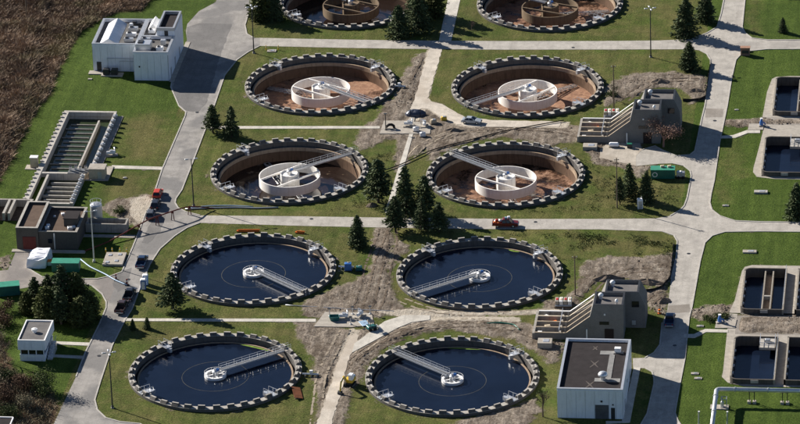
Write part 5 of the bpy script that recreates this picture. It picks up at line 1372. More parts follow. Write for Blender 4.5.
for (x, y, mt, sx, sy, h, l) in ((-8.4,-26.0,'blue',1.5,1.2,1.6,'blue box unit beside right rim of the clarifier with orange pipes'),(-6.0,-25.9,'teal',1.3,1.1,.8,'low teal skid beside the blue box unit')):
    t = thing('pump_unit', l, 'pump', (x, y, 0), .1)
    MB().cbox(0,0,h/2+.15,sx,sy,h,0,.07).build('housing', M[mt], t); MB().cbox(0,0,.08,sx+.3,sy+.3,.16).build('skid', M['dark_metal'], t); MB().cbox(.1,.1,h+.22,.5,.4,.16,0,.04).build('cap', M['grey_metal'], t)
def steps(x, y, rz, label):             # connecting pipe bridge off a clarifier rim
    t = thing('pipe_gantry', label, 'pipework', (x, y, 0), rz)
    mb = MB(); mb.tube([(0,0,.6),(3.4,0,.5)], .2, 10); mb.tube([(0,.5,.4),(3.4,.5,.35)], .12, 8); mb.build('pipe', M['galv'], t)
    for xx in (.6, 1.9, 3.1): MB().box(xx-.12,xx+.12,-.3,.8,-.05,.3).build('saddle', M['slab'], t)
    MB().cbox(1.9,.2,1.0,.7,.6,.6,0,.06).build('valve_box', M['white'], t)
steps(-11.4, -78.4, .03, 'silver pipework leading from right rim of the bottom left clarifier')
steps(-11.0, 76.6, .02, 'silver pipework at right rim of the clarifier beside the asphalt yard')
steps(-10.6, -25.4, .03, 'silver pipework between the blue box unit and the clarifier rim')

# ------------------------------------------------------------------ pipelines
def pipeline(pts, r, mat_, label, supports=None, name='pipeline'):
    t = thing(name, label, 'pipe', (0,0,0))
    sm = []
    for i in range(len(pts)-1):
        a, b2 = Vector(pts[i]), Vector(pts[i+1])
        for k in range(4): sm.append(a.lerp(b2, k/4))
    sm.append(Vector(pts[-1]))
    sm = [sm[0]] + [(sm[i-1] + sm[i]*2 + sm[i+1])/4 for i in range(1, len(sm)-1)] + [sm[-1]]
    MB().tube([tuple(p) for p in sm], r, 8).build('pipe', mat_, t, smooth=True)
    if supports:
        for (x, y, z) in supports:
            s_ = MB(); s_.bar((x-.35,y,0),(x-.1,y,z),.16); s_.bar((x+.35,y,0),(x+.1,y,z),.16); s_.box(x-.3,x+.3,y-.2,y+.2,z-.3,z-.12); s_.build('support', M['darkred'], t)
    return t
pipeline([(-67.6,-19.2,.3),(-62.9,-14.4,.5),(-57.6,-8.0,1.6),(-55.3,-5.8,2.2),(-48.2,1.2,2.2),(-45.6,3.6,1.2),(-42.6,4.6,.3)], .15, M['darkred'], 'dark red pipe carried across the left road on trestles', [(-57.4,-7.9,1.5),(-53.9,-4.4,2.1),(-50.9,-1.5,2.1),(-47.6,1.7,1.9)])
pipeline([(-49.0,4.3,.2),(-44,5.2,.18),(-38,5.8,.18),(-33,5.6,.18),(-28.2,6.2,.2)], .17, M['hose_blue'] if 'hose_blue' in M else M['grey_metal'], 'grey blue hose lying below the puddled clarifier')
pipeline([(-48.4,4.9,.2),(-44,6.4,.18),(-39.5,6.8,.18),(-34,6.4,.18)], .13, M['pale_blue'], 'thin pale hose lying beside the grey blue hose')
pipeline([(-6.7,27.8,.3),(-3.6,30.8,.3),(2.3,39.1,.35),(6.4,42.6,.3),(10.9,45.8,.3),(17.4,50.8,.3),(24,54.4,.3),(31.5,58.2,.3)], .13, M['black'], 'black pipe running diagonally over bare earth above the drained brown clarifier')
pipeline([(-68.0,-23.4,.3),(-65.0,-27.5,.25),(-61.1,-30.9,.25),(-58.4,-33.9,.25),(-55.4,-36.3,.25)], .16, M['pale_blue'], 'pale blue hose curving from the green container to the road')
pipeline([(-19.6,-44.5,.16),(-12,-45.2,.15),(-4,-46.0,.15),(4,-46.4,.15)], .1, M['grey_metal'], 'thin grey line crossing the earth above the lower pad')
pipeline([(23.8,-51.6,.15),(27,-51.0,.2),(30.2,-51.8,.2),(31.6,-54.4,.15)], .16, M['green'], 'green hose curled beside the lower channels')
for (x, y, l) in ((-58.2,-33.6,'dark red marker post at upper end of pale hose crossing'),(-55.4,-36.0,'dark red marker post by the two dark parked trucks')):
    t = thing('marker_post', l, 'post', (x, y, 0), 0, 'dark red posts by the hose crossing')
    MB().box(-.16,.16,-.16,.16,0,1.5).build('post', M['darkred'], t); MB().box(-.4,.4,-.4,.4,-.02,.2).build('foot', M['black'], t); MB().box(-.165,.165,-.165,.165,1.0,1.2).build('band', M['white'], t)
# big overhead pipe, bottom right
pp = thing('overhead_pipe', 'thick silver pipe on posts forming a corner at bottom right', 'pipe', (0,0,0))
arc = [(74.75 + .9*(1-math.sin(a)), -86.9 + .9*math.cos(a), 3.0) for a in np.linspace(math.pi/2, 0, 6)]
MB().tube([(74.75,-112,3.0)] + arc + [(110,-86.0,3.0)], .46, 14).build('pipe', M['galv'], pp, smooth=True)
for (y) in (-89.5,-96.5,-104): MB().tube([(74.75,y-.12,3.0),(74.75,y+.12,3.0)], .58, 14).build('flange', M['grey_metal'], pp)
for x in (78.5, 85.2, 92.0): MB().tube([(x-.1,-86.0,3.0),(x+.1,-86.0,3.0)], .58, 14).build('flange', M['grey_metal'], pp)
for x in (81.9, 88.6, 95.3):
    s_ = MB(); s_.bar((x-.5,-86.0,.1),(x-.5,-86.0,2.5),.16); s_.bar((x+.5,-86.0,.1),(x+.5,-86.0,2.5),.16); s_.box(x-.7,x+.7,-86.15,-85.85,2.5,2.62); sp_ = s_.build('support', M['dark_metal'], pp)
    for dx in (-.55,.55): MB().cbox(x+dx,-86.0,.2,.7,.9,.6,0,.05).build('footing', M['slab'], sp_)
vf = thing('pipe_valve', 'grey valve frame under the corner of the silver pipe', 'valve', (76.0,-88.4,0))
MB().box(-2.4,1.3,-1.0,1.0,-.1,.2).build('slab', M['slab'], vf)
mb = MB()
for x in (-.2, .9):
    for y in (-.7,.7): mb.bar((x,y,.2),(x,y,2.2),.12)
mb.bar((-.2,-.7,2.2),(.9,-.7,2.2),.12); mb.bar((-.2,.7,2.2),(.9,.7,2.2),.12); mb.bar((-.2,-.7,2.2),(-.2,.7,2.2),.12); mb.bar((.9,-.7,2.2),(.9,.7,2.2),.12)
mb.build('frame', M['grey_metal'], vf); MB().lathe([(0,.2),(.35,.2),(.35,1.3),(.15,1.5),(.1,2.3),(0,2.3)], 12).build('valve', M['galv'], vf)
for (x, y, l) in ((71.7,-96.5,'slim silver post left of the silver pipe corner'),(77.4,-96.3,'slim silver post right of the silver pipe run')):
    t = thing('steel_post', l, 'post', (x, y, 0), 0, 'slim silver posts beside the silver pipe')
    MB().tube([(0,0,0),(.05,0,3.0)], .15, 8).build('post', M['galv'], t); MB().cbox(0,0,.05,.5,.5,.2).build('base', M['slab'], t); MB().cbox(.05,0,3.05,.36,.36,.12).build('cap', M['white'], t)

# ------------------------------------------------------------------ lamp posts and utility poles
def lamp_post(x, y, h, label, heads=4, mat_=None):
    t = thing('lamp_post', label, 'lamp post', (x, y, 0), .3, 'tall lamp posts of the plant')
    mb = MB(); mb.lathe([(.28,0),(.28,.5),(.15,.55),(.09,h),(0,h)], 10); mb.build('pole', mat_ or M['dark_metal'], t)
    MB().cbox(0,0,.1,.6,.6,.3,0,.05).build('footing', M['concrete'], t)
    for k in range(heads):
        a = k*2*math.pi/heads
        hd = MB(); hd.bar((0,0,h-.1),(.8*math.cos(a),.8*math.sin(a),h),.07); hd.M = Matrix.Rotation(a, 4, 'Z'); hd.cbox(1.05,0,h+.02,.8,.4,.2,0,.06)
        o = hd.build('lamp_head', M['grey_metal'], t)
        g_ = MB(); g_.M = Matrix.Rotation(a, 4, 'Z'); g_.cbox(1.05,0,h-.09,.6,.28,.04); g_.build('lens', M['white'], o)
    return t
lamp_post(-48.4,-95.0,12.6,'tall four headed lamp post beside the bottom left road curve',4)
lamp_post(-46.9,97.2,12.0,'tall lamp post at inner corner of the upper left junction',4)
lamp_post(49.1,98.3,12.6,'tall lamp post on the grass between upper road and earth patch',4)
lamp_post(-47.4,6.3,11.6,'tall lamp post at lower end of the left road lawn, near clarifiers',2)
lamp_post(-64.7,-24.3,12.2,'tall pale lamp post left of the access slab',2, M['galv'])
for (x, y, h, l) in ((47.5,9.6,12.2,'slim brown pole beside two spruces right of the drained clarifier'),(42.6,66.4,11.0,'thin brown pole behind upper sloping channels'),(41.9,-36.6,9.5,'thin brown pole behind lower sloping channels'),(-106.1,115.2,9.5,'thin wooden pole in the brown reeds at top left')):
    t = thing('utility_pole', l, 'pole', (x, y, 0), 0, 'thin wooden poles')
    MB().lathe([(.16,0),(.10,h),(0,h)], 8).build('pole', M['wood'], t); MB().cbox(0,0,h-.5,1.1,.12,.14,.2).build('crossarm', M['wood'], t)
    for dx in (-.45,.45): MB().tube([(dx*math.cos(.2),dx*math.sin(.2),h-.43),(dx*math.cos(.2),dx*math.sin(.2),h-.22)],.06,6).build('insulator', M['white'], t)
# portable toilets
def toilet(x, y, rz, label, body, roofm):
    t = thing('portable_toilet', label, 'toilet', (x, y, 0), rz)
    MB().cbox(0,0,1.1,1.15,1.15,2.1,0,.06).build('cabin', M[body], t)
    mb = MB(); mb.loft([[(-.62,-.62,2.15),(.62,-.62,2.15),(.62,.62,2.15),(-.62,.62,2.15)],[(-.45,-.45,2.4),(.45,-.45,2.4),(.45,.45,2.4),(-.45,.45,2.4)]]); mb.build('roof', M[roofm], t)
    d = MB().cbox(0,-.6,1.05,.75,.06,1.8).build('door', M['grey_metal'] if body == 'white' else M['white'], t); MB().cbox(.26,-.65,1.1,.08,.06,.2).build('handle', M['dark_metal'], d)
    MB().tube([(.4,.4,2.0),(.4,.4,2.75)], .06, 6).build('vent_pipe', M['white'], t)
toilet(-51.4,-35.3,.1,'blue portable toilet with white roof, rear one beside the left road','pale_blue','white')
toilet(-51.5,-37.6,.1,'blue portable toilet with white roof, front one beside the left road','blue','white')
toilet(52.6,9.6,.2,'white portable toilet near two spruces by the middle road','white','white')

# ------------------------------------------------------------------ vehicles
def wheel_set(t, L, W, r=.36):
    me = MB().tube([(0,-.12,0),(0,.12,0)], r, 16).mesh('wheel', M['black']); rim = MB().tube([(0,-.135,0),(0,.135,0)], r*.58, 12).mesh('rim', M['galv'])
    for x in (-L*.31, L*.31):
        for y in (-W/2 + .1, W/2 - .1):
            w = link('wheel', me, t, (x, y, r)); link('rim', rim, w)
def lights(t, L, W, z):
    for y in (-W*.36, W*.36):
        MB().cbox(L/2 - .02, y, z, .12, .36, .18, 0, .03).build('headlight', M['white'], t)
        MB().cbox(-L/2 + .02, y, z, .12, .22, .26, 0, .03).build('tail_light', M['red'], t)
def side_profile(mb, prof, W, tuck=0.0):
    """car body: side outline lofted over five widths so that flanks round in"""
    rings = []
    for f, k in ((-1,.94),(-.9,1),(0,1.02),(.9,1),(1,.94)):
        zc = .7
        rings.append([(x*(1 if abs(f) < 1 else .985), f*W/2, zc + (z - zc)*k) for x, z in prof])
    mb.loft(rings)
def cabin(t, x0, x1, x2, x3, z0, z1, W, paint, name='cabin'):
    """greenhouse: glass block with a painted roof and pillars"""
    w0, w1 = W/2 - .08, W/2 - .26
    mb = MB(); mb.loft([[(x0,-w0,z0),(x3,-w0,z0),(x3,w0,z0),(x0,w0,z0)],[(x1,-w1,z1),(x2,-w1,z1),(x2,w1,z1),(x1,w1,z1)]])
    g = mb.build('window', M['glass'], t)
    mb = MB(); mb.loft([[(x1-.04,-w1-.03,z1-.03),(x2+.04,-w1-.03,z1-.03),(x2+.04,w1+.03,z1-.03),(x1-.04,w1+.03,z1-.03)],[(x1+.1,-w1+.12,z1+.07),(x2-.1,-w1+.12,z1+.07),(x2-.1,w1-.12,z1+.07),(x1+.1,w1-.12,z1+.07)]])
    for (xa, xb) in ((x0,x1),(x3,x2),((x0+x3)/2-.05,(x1+x2)/2-.05)):
        for s_ in (-1,1): mb.bar((xa,s_*(w0+.005),z0),(xb,s_*(w1+.005),z1),.10)
    mb.build('roof', paint, t)
def car(x, y, rz, label, paint, kind='suv'):
    t = thing('parked_car', label, 'car', (x, y, .03), rz, 'cars on the plant roads')
    L, W = (4.6, 1.85)
    mb = MB(); side_profile(mb, [(-2.25,.35),(2.2,.35),(2.3,.55),(2.22,.82),(1.15,1.0),(-2.1,1.02),(-2.3,.85),(-2.3,.5)], W); mb.build('body', paint, t)
    if kind == 'suv': cabin(t, -2.05, -1.75, .35, 1.1, 1.0, 1.62, W, paint)
    else: cabin(t, -1.75, -1.1, .15, 1.0, .98, 1.43, W, paint)
    MB().box(-2.36,-2.2,-.8,.8,.38,.6).build('bumper', M['dark_metal'], t); MB().box(2.2,2.36,-.8,.8,.38,.58).build('bumper', M['dark_metal'], t)
    wheel_set(t, L, W); lights(t, L, W, .75)
    for s_ in (-1,1): MB().cbox(.8, s_*1.0, 1.08, .18, .24, .16, 0, .04).build('mirror', paint, t)
    return t
def pickup(x, y, rz, label, paint, load=None):
    t = thing('pickup_truck', label, 'truck', (x, y, .03), rz, 'trucks on the plant roads')
    L, W = 5.7, 1.98
    mb = MB(); side_profile(mb, [(-.75,.42),(2.75,.42),(2.85,.65),(2.78,1.0),(1.55,1.16),(-.75,1.16)], W); mb.build('body', paint, t)
    mb = MB()
    mb.box(-2.85,-.75,-.92,.92,.5,.68)
    for s_ in (-1,1): mb.box(-2.85,-.75,s_*.98-.06,s_*.98+.06,.5,1.18)
    mb.box(-2.87,-2.77,-.92,.92,.68,1.18)
    mb.build('cargo_bed', paint, t)
    cabin(t, -.72, -.6, .75, 1.45, 1.15, 1.85, W, paint)
    MB().box(2.82,2.96,-.9,.9,.45,.7).build('bumper', M['galv'], t); MB().box(-2.98,-2.88,-.9,.9,.5,.68).build('bumper', M['galv'], t)
    wheel_set(t, 5.6, W, .4); lights(t, L, W, .88)
    for s_ in (-1,1): MB().cbox(1.1, s_*1.1, 1.3, .2, .26, .22, 0, .05).build('mirror', M['black'], t)
    return t
P_ = lambda n, c, r=.28: plain(n, c, r, .1, var=.05, dirt=.08)
M['car_red'] = P_('car_red', (.55,.06,.03)); M['car_dark'] = P_('car_charcoal', (.03,.034,.042)); M['car_navy'] = P_('car_navy', (.03,.055,.11)); M['car_silver'] = P_('car_silver', (.38,.42,.46)); M['car_maroon'] = P_('car_maroon', (.17,.018,.018)); M['car_grey'] = P_('car_grey', (.09,.095,.105)); M['car_brown'] = P_('car_brown', (.06,.04,.04))
car(-57.0+.6, 11.6, R(90), 'red car parked uppermost by the gravel patch on the left road', M['car_red'])
car(-56.5+.6, 5.8, R(90), 'charcoal car parked directly below the red car', M['car_dark'])
car(-56.6+.5, .2, R(93), 'dark grey car parked lowest by the gravel patch, just above the red pipe', M['car_grey'])
pickup(-53.9, -25.2, R(90), 'navy blue pickup on the left road beside the access slab', M['car_navy'])
pickup(-53.8, -42.0, R(88), 'charcoal pickup, upper of two near the portable toilets', M['car_dark'])
pickup(-54.4, -48.2, R(86), 'dark brown pickup, lower of two near the dark evergreens', M['car_brown'])
car(10.2, 56.4, R(-8), 'silver car standing on the sandy track near the upper pad', M['car_silver'], 'sedan')
pickup(62.9, -49.0, R(90), 'dark blue pickup at edge of shade beside the lower dark brick building', M['car_navy'])
tk = pickup(23.6, -1.4, R(1), 'red pickup with white and orange load on the middle road', M['car_maroon'])
ld = thing('truck_load', 'white and orange bags heaped in bed of the red pickup', 'load', (21.9, -1.4, .7), .02)
for k, (x, y, z, mt) in enumerate(((-.6,-.4,.35,'orange'),(-.5,.4,.35,'white'),(.15,-.35,.38,'orange'),(.2,.4,.36,'tarp'),(-.2,0,.75,'red'),(.45,.05,.7,'tarp'))):
    MB().cbox(x,y,z,.75,.65,.55,.4*k,.18).build('bag', M[mt], ld)
tc_ = thing('roof_boxes', 'pale cases strapped to roof of the red pickup', 'cases', (24.0,-1.4,1.98), .02)
for k, (x, y) in enumerate(((-.25,-.25),(.35,.25))): MB().cbox(x,y,.2,.6,.5,.4,.2*k,.06).build('case', M['tarp'] if k else M['pale_blue'], tc_)
for xx in (-.5,.5): MB().bar((xx,-.7,-.02),(xx,.7,-.02),.07).build('roof_bar', M['dark_metal'], tc_)
cn = thing('orange_barrel', 'orange traffic barrels beside the dark blue pickup in shade', 'barrel', (60.4,-44.6,0))
mb = MB(); mb.lathe([(.36,0),(.36,.1),(.28,.12),(.26,.95),(.2,1.0),(0,1.0)], 14); mb.build('barrel', M['orange'], cn); MB().tube([(0,0,.45),(0,0,.62)], .285, 14).build('band', M['white'], cn); MB().cbox(0,0,.04,.9,.9,.08).build('base', M['black'], cn)
# excavator
ex = thing('excavator', 'small yellow excavator with white cab beside the fork of the sandy track', 'excavator', (-1.0,-82.0,0), R(-104))
for s_ in (-1,1):
    tr_ = MB(); pr = [(-1.3,.3),(-1.1,.02),(1.1,.02),(1.3,.3),(1.1,.6),(-1.1,.6)]; tr_.xprofile(pr, s_*.8-.22, s_*.8+.22); tk_ = tr_.build('track', M['black'], ex)
    for k in range(4): MB().tube([(-.9+.6*k,s_*.8-.25,.3),(-.9+.6*k,s_*.8+.25,.3)], .16, 10).build('roller', M['grey_metal'], tk_)
MB().box(-.7,.7,-.58,.58,.25,.7).build('undercarriage', M['dark_metal'], ex)
MB().cbox(-.35,0,1.15,2.1,1.7,.8,0,.12).build('house', M['yellow'], ex)
mb = MB(); mb.xprofile([(-.35,1.5),(.75,1.5),(.7,2.6),(.45,2.75),(-.3,2.75)], .0, .8); cb_ = mb.build('cab', M['tarp'], ex); MB().box(.0,.55,-.03,.0,1.75,2.55).build('window', M['glass'], cb_)
MB().cbox(-1.0,0,1.75,.8,1.5,.4,0,.1).build('engine_cover', M['pale_blue'], ex)
mb = MB(); mb.bar((.7,-.35,1.1),(2.4,-.35,3.0),.34,.42); mb.bar((2.4,-.35,3.0),(3.8,-.35,2.5),.30,.36); mb.build('boom', M['yellow'], ex)
mb = MB(); mb.bar((3.8,-.35,2.6),(4.6,-.35,.7),.24,.3); mb.build('dipper_arm', M['yellow'], ex)
mb = MB(); mb.tube([(1.2,-.35,1.1),(2.3,-.35,2.4)], .08, 8); mb.tube([(2.8,-.35,3.05),(4.0,-.35,2.7)], .07, 8); mb.build('ram', M['galv'], ex)
mb = MB(); mb.xprofile([(4.4,.75),(4.9,.5),(4.95,.15),(4.5,.0),(4.0,.1),(4.2,.25),(4.5,.25)], -.85, .15); mb.build('bucket', M['dark_metal'], ex)
ld2 = thing('skid_loader', 'small dark skid loader at upper end of the diagonal sandy track', 'loader', (.3,-55.6,0), R(30))
MB().cbox(0,0,.75,1.9,1.3,.7,0,.1).build('body', M['teal'], ld2)
mb = MB()
for x in (-.45,.45):
    for y in (-.55,.55): mb.bar((x,y,1.0),(x,y,2.0),.1)
mb.box(-.55,.55,-.65,.65,2.0,2.1); mb.build('cage', M['dark_metal'], ld2)
for y in (-.72,.72): MB().bar((-.8,y,1.1),(1.5,y,.5),.14).build('lift_arm', M['dark_metal'], ld2)
mb = MB(); mb.xprofile([(1.4,.1),(2.1,.08),(2.1,.16),(1.6,.3),(1.5,.75),(1.4,.75)], -.85,.85); mb.build('bucket', M['grey_metal'], ld2)
me_w = MB().tube([(0,-.14,0),(0,.14,0)], .38, 14).mesh('wheel', M['black'])
for (x, y) in ((-.55,-.72),(-.55,.72),(.55,-.72),(.55,.72)): link('wheel', me_w, ld2, (x, y, .38))

# ------------------------------------------------------------------ trees
def leaf_mesh(name, cents, sizes, shade, mat_, dirs=None, flat=.5, rs=None):
    """cloud of small leaf quads, each with its own tilt"""
    rs = rs or rng; n = len(cents)
    a = rs.normal(size=(n,3)); a /= np.linalg.norm(a, axis=1)[:,None]
    if dirs is not None: a = dirs + a*flat; a /= np.linalg.norm(a, axis=1)[:,None]
    b2 = rs.normal(size=(n,3)); b2 -= (b2*a).sum(1)[:,None]*a; b2 /= np.linalg.norm(b2, axis=1)[:,None]
    s1 = sizes[:,None]; s2 = (sizes*rs.uniform(.35,.7,n))[:,None]
    v = np.stack([cents - a*s1, cents + b2*s2*.9, cents + a*s1, cents - b2*s2], 1).reshape(-1,3)
    me = bpy.data.meshes.new(name)
    me.vertices.add(4*n); me.vertices.foreach_set('co', v.astype(np.float32).ravel())
    me.loops.add(4*n); me.polygons.add(n)
    me.loops.foreach_set('vertex_index', np.arange(4*n, dtype=np.int32)); me.polygons.foreach_set('loop_start', np.arange(0, 4*n, 4, dtype=np.int32))
    me.update(); me.validate()
    me.attributes.new('shade', 'FLOAT', 'POINT').data.foreach_set('value', np.repeat(shade, 4).astype(np.float32))
    me.materials.append(mat_)
    return me
def conifer_meshes(seed, mat_, H=8.0, rad=2.3, bare=.06, column=False, gaps=.15):
    rs = np.random.default_rng(seed)
    C, D, S = [], [], []
    z = H*bare; tb = MB()
    tb.tube([(0,0,-.2),(0,0,H*.5),(0,0,H*.97)], [.20,.12,.02], 7)
    while z < H*.985:
        f = 1 - (z/H - bare)/(1 - bare)
        rl = rad*(f**.72 if not column else min(1, 1.5*f**.6)*(.85 if z < H*.25 else 1))*rs.uniform(.85,1.1) + .12
        nb = max(4, int(9 + 5*f))
        ph = rs.random()*6.28
        for k in range(nb):
            if rs.random() < gaps*.7: continue
            a = ph + k*6.283/nb + rs.normal()*.18; L = rl*rs.uniform(.58,1.18)
            d = np.array([math.cos(a), math.sin(a), 0]); cl = rs.random()
            droop = -.30 + .25*(1-f)
            if L > .7: tb.tube([(0,0,z+.05), tuple(d*L*.9 + np.array([0,0,z+droop*L*.8]))], [.035,.012], 3, False)
            m_ = max(3, int(L*11))
            for q in range(m_):
                t = (q + rs.random())/m_
                if t < .18 and L > .8: continue
                off = np.array([-d[1], d[0], 0])*rs.normal()*(.30*L*(1-t*.75)+.06)
                C.append(d*L*t + off + np.array([0,0,z + droop*L*t + .18*L*t*t + rs.normal()*.07]))
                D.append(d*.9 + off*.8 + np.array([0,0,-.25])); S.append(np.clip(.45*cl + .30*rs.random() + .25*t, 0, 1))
        z += H*.021 + .06*f
    C = np.array(C); D = np.array(D); D /= np.linalg.norm(D, axis=1)[:,None]
    return leaf_mesh('crown', C, rs.uniform(.16,.30,len(C)), np.array(S), mat_, D, .45, rs), tb.mesh('trunk', M['bark'])
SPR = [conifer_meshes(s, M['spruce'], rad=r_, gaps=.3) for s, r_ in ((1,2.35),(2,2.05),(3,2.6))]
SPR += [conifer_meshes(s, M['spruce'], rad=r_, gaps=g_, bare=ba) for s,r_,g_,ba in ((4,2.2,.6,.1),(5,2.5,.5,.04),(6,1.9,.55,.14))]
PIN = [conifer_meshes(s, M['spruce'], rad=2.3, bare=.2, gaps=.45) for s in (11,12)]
CED = [conifer_meshes(s, M['cedar'], rad=2.2, column=True, bare=.02) for s in (21,22)]
def tree(x, y, h, label, src, wide=1.0, group='evergreens round the plant', name='spruce_tree', cat='tree'):
    t = thing(name, label, cat, (x, y, 0), random.random()*6.28, group)
    s_ = h/8.0
    for nm, me in zip(('crown','trunk'), src):
        o = link(nm, me, t); o.scale = (s_*wide, s_*wide, s_)
    return t
TREES = [
 (-49.4,48.0,7.2,PIN[0],1.25,'thin pine nearest the left road above puddled clarifier'),
 (-44.6,45.6,8.0,SPR[3],1.05,'dark spruce right of the thin pine above puddled clarifier'),
 (-6.1,10.2,10.8,PIN[1],1.25,'open pine right of the puddled clarifier rim'),
 (-.4,-5.6,8.8,PIN[0],1.15,'bare stemmed pine nearest camera in group between clarifiers'),
 (1.0,2.4,12.4,SPR[5],1.0,'tallest spruce in group between the two middle clarifiers'),
 (5.2,-3.6,8.0,SPR[3],1.0,'full dark spruce in middle of group between the clarifiers'),
 (5.0,4.4,9.6,PIN[1],1.1,'olive tipped spruce at back of group between clarifiers'),
 (9.2,-5.0,7.2,PIN[0],1.2,'rightmost spruce of group by the middle road'),
 (-7.8,-13.6,7.6,SPR[2],1.0,'lone dark spruce above the blue box unit'),
 (58.8,90.8,7.2,SPR[2],1.15,'broad spruce at corner of right road and earth patch'),
 (56.7,112.0,10.2,SPR[4],1.15,'large spruce beside upper road near right junction'),
 (61.0,121.5,8.8,SPR[1],1.15,'spruce by the right road at top edge'),
 (80.0,115.3,3.9,SPR[2],1.0,'small spruce on the top right lawn'),
 (87.4,5.8,8.6,SPR[0],1.1,'dark spruce at right edge below upper settling tanks'),
 (48.0,11.6,6.8,PIN[1],.85,'slender spruce close to the slim brown pole'),
 (49.8,15.2,8.6,SPR[3],.95,'taller of two spruces near the white portable toilet'),
 (53.8,13.4,7.4,SPR[4],1.0,'shorter spruce right beside the white portable toilet'),
 (-43.4,-47.6,8.8,PIN[0],1.35,'ragged pine at left rim of the clarifier with orange pipes'),
 (-50.4,-58.0,2.6,SPR[0],1.0,'small young spruce near footpath by left road'),
 (-47.4,-57.4,2.8,SPR[2],1.0,'small young spruce second along the footpath'),
 (-61.8,-56.2,6.8,CED[0],1.5,'rounded dark cedar at right front of the evergreen clump'),
 (-69.3,-54.6,8.2,CED[1],1.35,'olive cedar at left front of the evergreen clump'),
 (-66.7,-51.0,11.6,SPR[4],1.15,'tallest spruce in centre of the evergreen clump at left'),
 (-72.9,-49.3,7.8,SPR[2],1.1,'spruce at left back of the evergreen clump'),
 (-63.6,-51.4,10.0,CED[0],1.05,'dark cedar at right back of the evergreen clump'),
 (-66.2,-56.0,8.8,PIN[0],1.2,'spruce in front middle of the evergreen clump'),
 (-74.6,-51.2,5.2,CED[1],1.2,'low cedar at far left of the evergreen clump'),
 (-60.4,-53.0,6.6,CED[1],1.3,'cedar at far right of the evergreen clump near the road'),
 (-70.2,-48.4,8.2,SPR[4],1.15,'spruce at middle back of the evergreen clump'),
 (-48.4,119.0,8.6,CED[1],1.3,'dark cedar left of the cut off rusty clarifier'),
 (-44.6,118.6,7.6,SPR[2],1.1,'spruce touching left rim of the cut off rusty clarifier'),
 (-12.9,109.3,8.2,SPR[2],1.3,'broad dark spruce at right rim of cut off rusty clarifier'),
 (-8.6,112.4,10.4,SPR[3],1.25,'large dark spruce beside the top footpath'),
 (-9.6,119.5,10.2,SPR[1],1.3,'dark spruce behind others beside the top footpath'),
 (-5.6,122.6,9.0,CED[0],1.1,'dark cedar close to top footpath at frame edge'),
]
for (x, y, h, src, w, l) in TREES: tree(x, y, h, l, src, w, name='cedar_tree' if src in CED else ('pine_tree' if src in PIN else 'spruce_tree'))

def bare_tree(x, y, h, label, mat_, seed, leafm=None, spread=.5, name='bare_tree', n0=7):
    rs = random.Random(seed); mb = MB(); tips = []
    def grow(p, d, L, r, lev):
        q = p + d*L
        mb.tube([tuple(p), tuple((p+q)/2 + Vector((rs.uniform(-.05,.05),rs.uniform(-.05,.05),0))*L), tuple(q)], [r, r*.85, r*.65], 5 if lev < 2 else 3, False)
        if lev >= 4: tips.append(q); return
        for k in range(rs.randint(3,4)):
            nd = (d + Vector((rs.gauss(0,spread),rs.gauss(0,spread),rs.gauss(.12,spread*.6)))).normalized()
            grow(p.lerp(q, rs.uniform(.55,1)), nd, L*rs.uniform(.6,.82), r*.6, lev + 1)
    t = thing(name, label, 'tree', (x, y, 0))
    grow(Vector((0,0,-.1)), Vector((0,0,1)), h*.3, h*.018 + .03, 0)
    mb.build('branches', mat_, t)
    if leafm:
        rr = np.random.default_rng(seed); tp = np.array([tuple(v) for v in tips]); tp = np.repeat(tp, n0, 0) + rr.normal(size=(len(tp)*n0,3))*.4
        o = link('leaves', leaf_mesh('leaves', tp, rr.uniform(.07,.17,len(tp)), rr.random(len(tp)), leafm, rs=rr), t)
    return t
bare_tree(55.6, 44.2, 9.0, 'bare reddish tree in front of the upper dark brick building', M['redtwig'], 5, M['pinkleaf'], .62, n0=16).scale = (1.5, 1.5, 1.1)
bare_tree(4.4, 113.6, 3.6, 'small leafless tree on lawn beside the top footpath', M['twig'], 6, None, .55)
bare_tree(-74.6, -75.0, 8.0, 'leafless grey tree left of the gatehouse', M['twig'], 8, None, .5)
bare_tree(-77.4, -84.0, 8.0, 'leafless tree in russet bushes at left edge', M['twig'], 9, M['redbush'], .5, n0=2)
bare_tree(-75.8, -93.5, 7.0, 'leafless tree at bottom left corner', M['twig'], 14, None, .55)
bare_tree(40.0,-94.4,8.4, 'slim leafless tree at left front corner of the big white building', M['twig'], 10, M['bush'], .28, n0=2)
bare_tree(42.0, 71.5, 5.0, 'wispy sapling behind upper sloping channels', M['twig'], 13, M['bush'], .35, n0=3)
def bush(x, y, r, h, label, mat_, seed, n=1500, cat='bush'):
    rr = np.random.default_rng(seed); t = thing('bush', label, cat, (x, y, 0))
    lob = rr.normal(size=(9,3))*[r*.45, r*.45, h*.18] + [0,0,h*.5]
    idx = rr.integers(0, 9, n); C = lob[idx] + rr.normal(size=(n,3))*[r*.27, r*.27, h*.17]
    C = C[(C[:,2] > 0.02)]
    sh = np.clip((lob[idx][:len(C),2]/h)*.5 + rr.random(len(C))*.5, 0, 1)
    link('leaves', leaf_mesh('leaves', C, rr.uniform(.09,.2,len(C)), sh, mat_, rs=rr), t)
    mb = MB()
    for k in range(7): mb.tube([(0,0,-.1),(lob[k][0]*.5,lob[k][1]*.5,h*.3),tuple(lob[k])], [.06,.04,.015], 4)
    mb.build('stems', M['twig'], t)
bush(-63.0,-89.2,3.0,5.0,'dark green bush at bottom left below the gatehouse', M['bush'], 31, 3800)
bush(-68.0,-87.0,2.8,3.6,'russet bush left of the dark green bush', M['redbush'], 32, 2600)
bush(-71.6,-92.0,3.0,3.4,'russet bush near bottom left corner', M['redbush'], 33, 2600)
bush(-66.4,-95.8,2.6,2.8,'brown bush below the dark green bush', M['scrub'], 34, 2200)
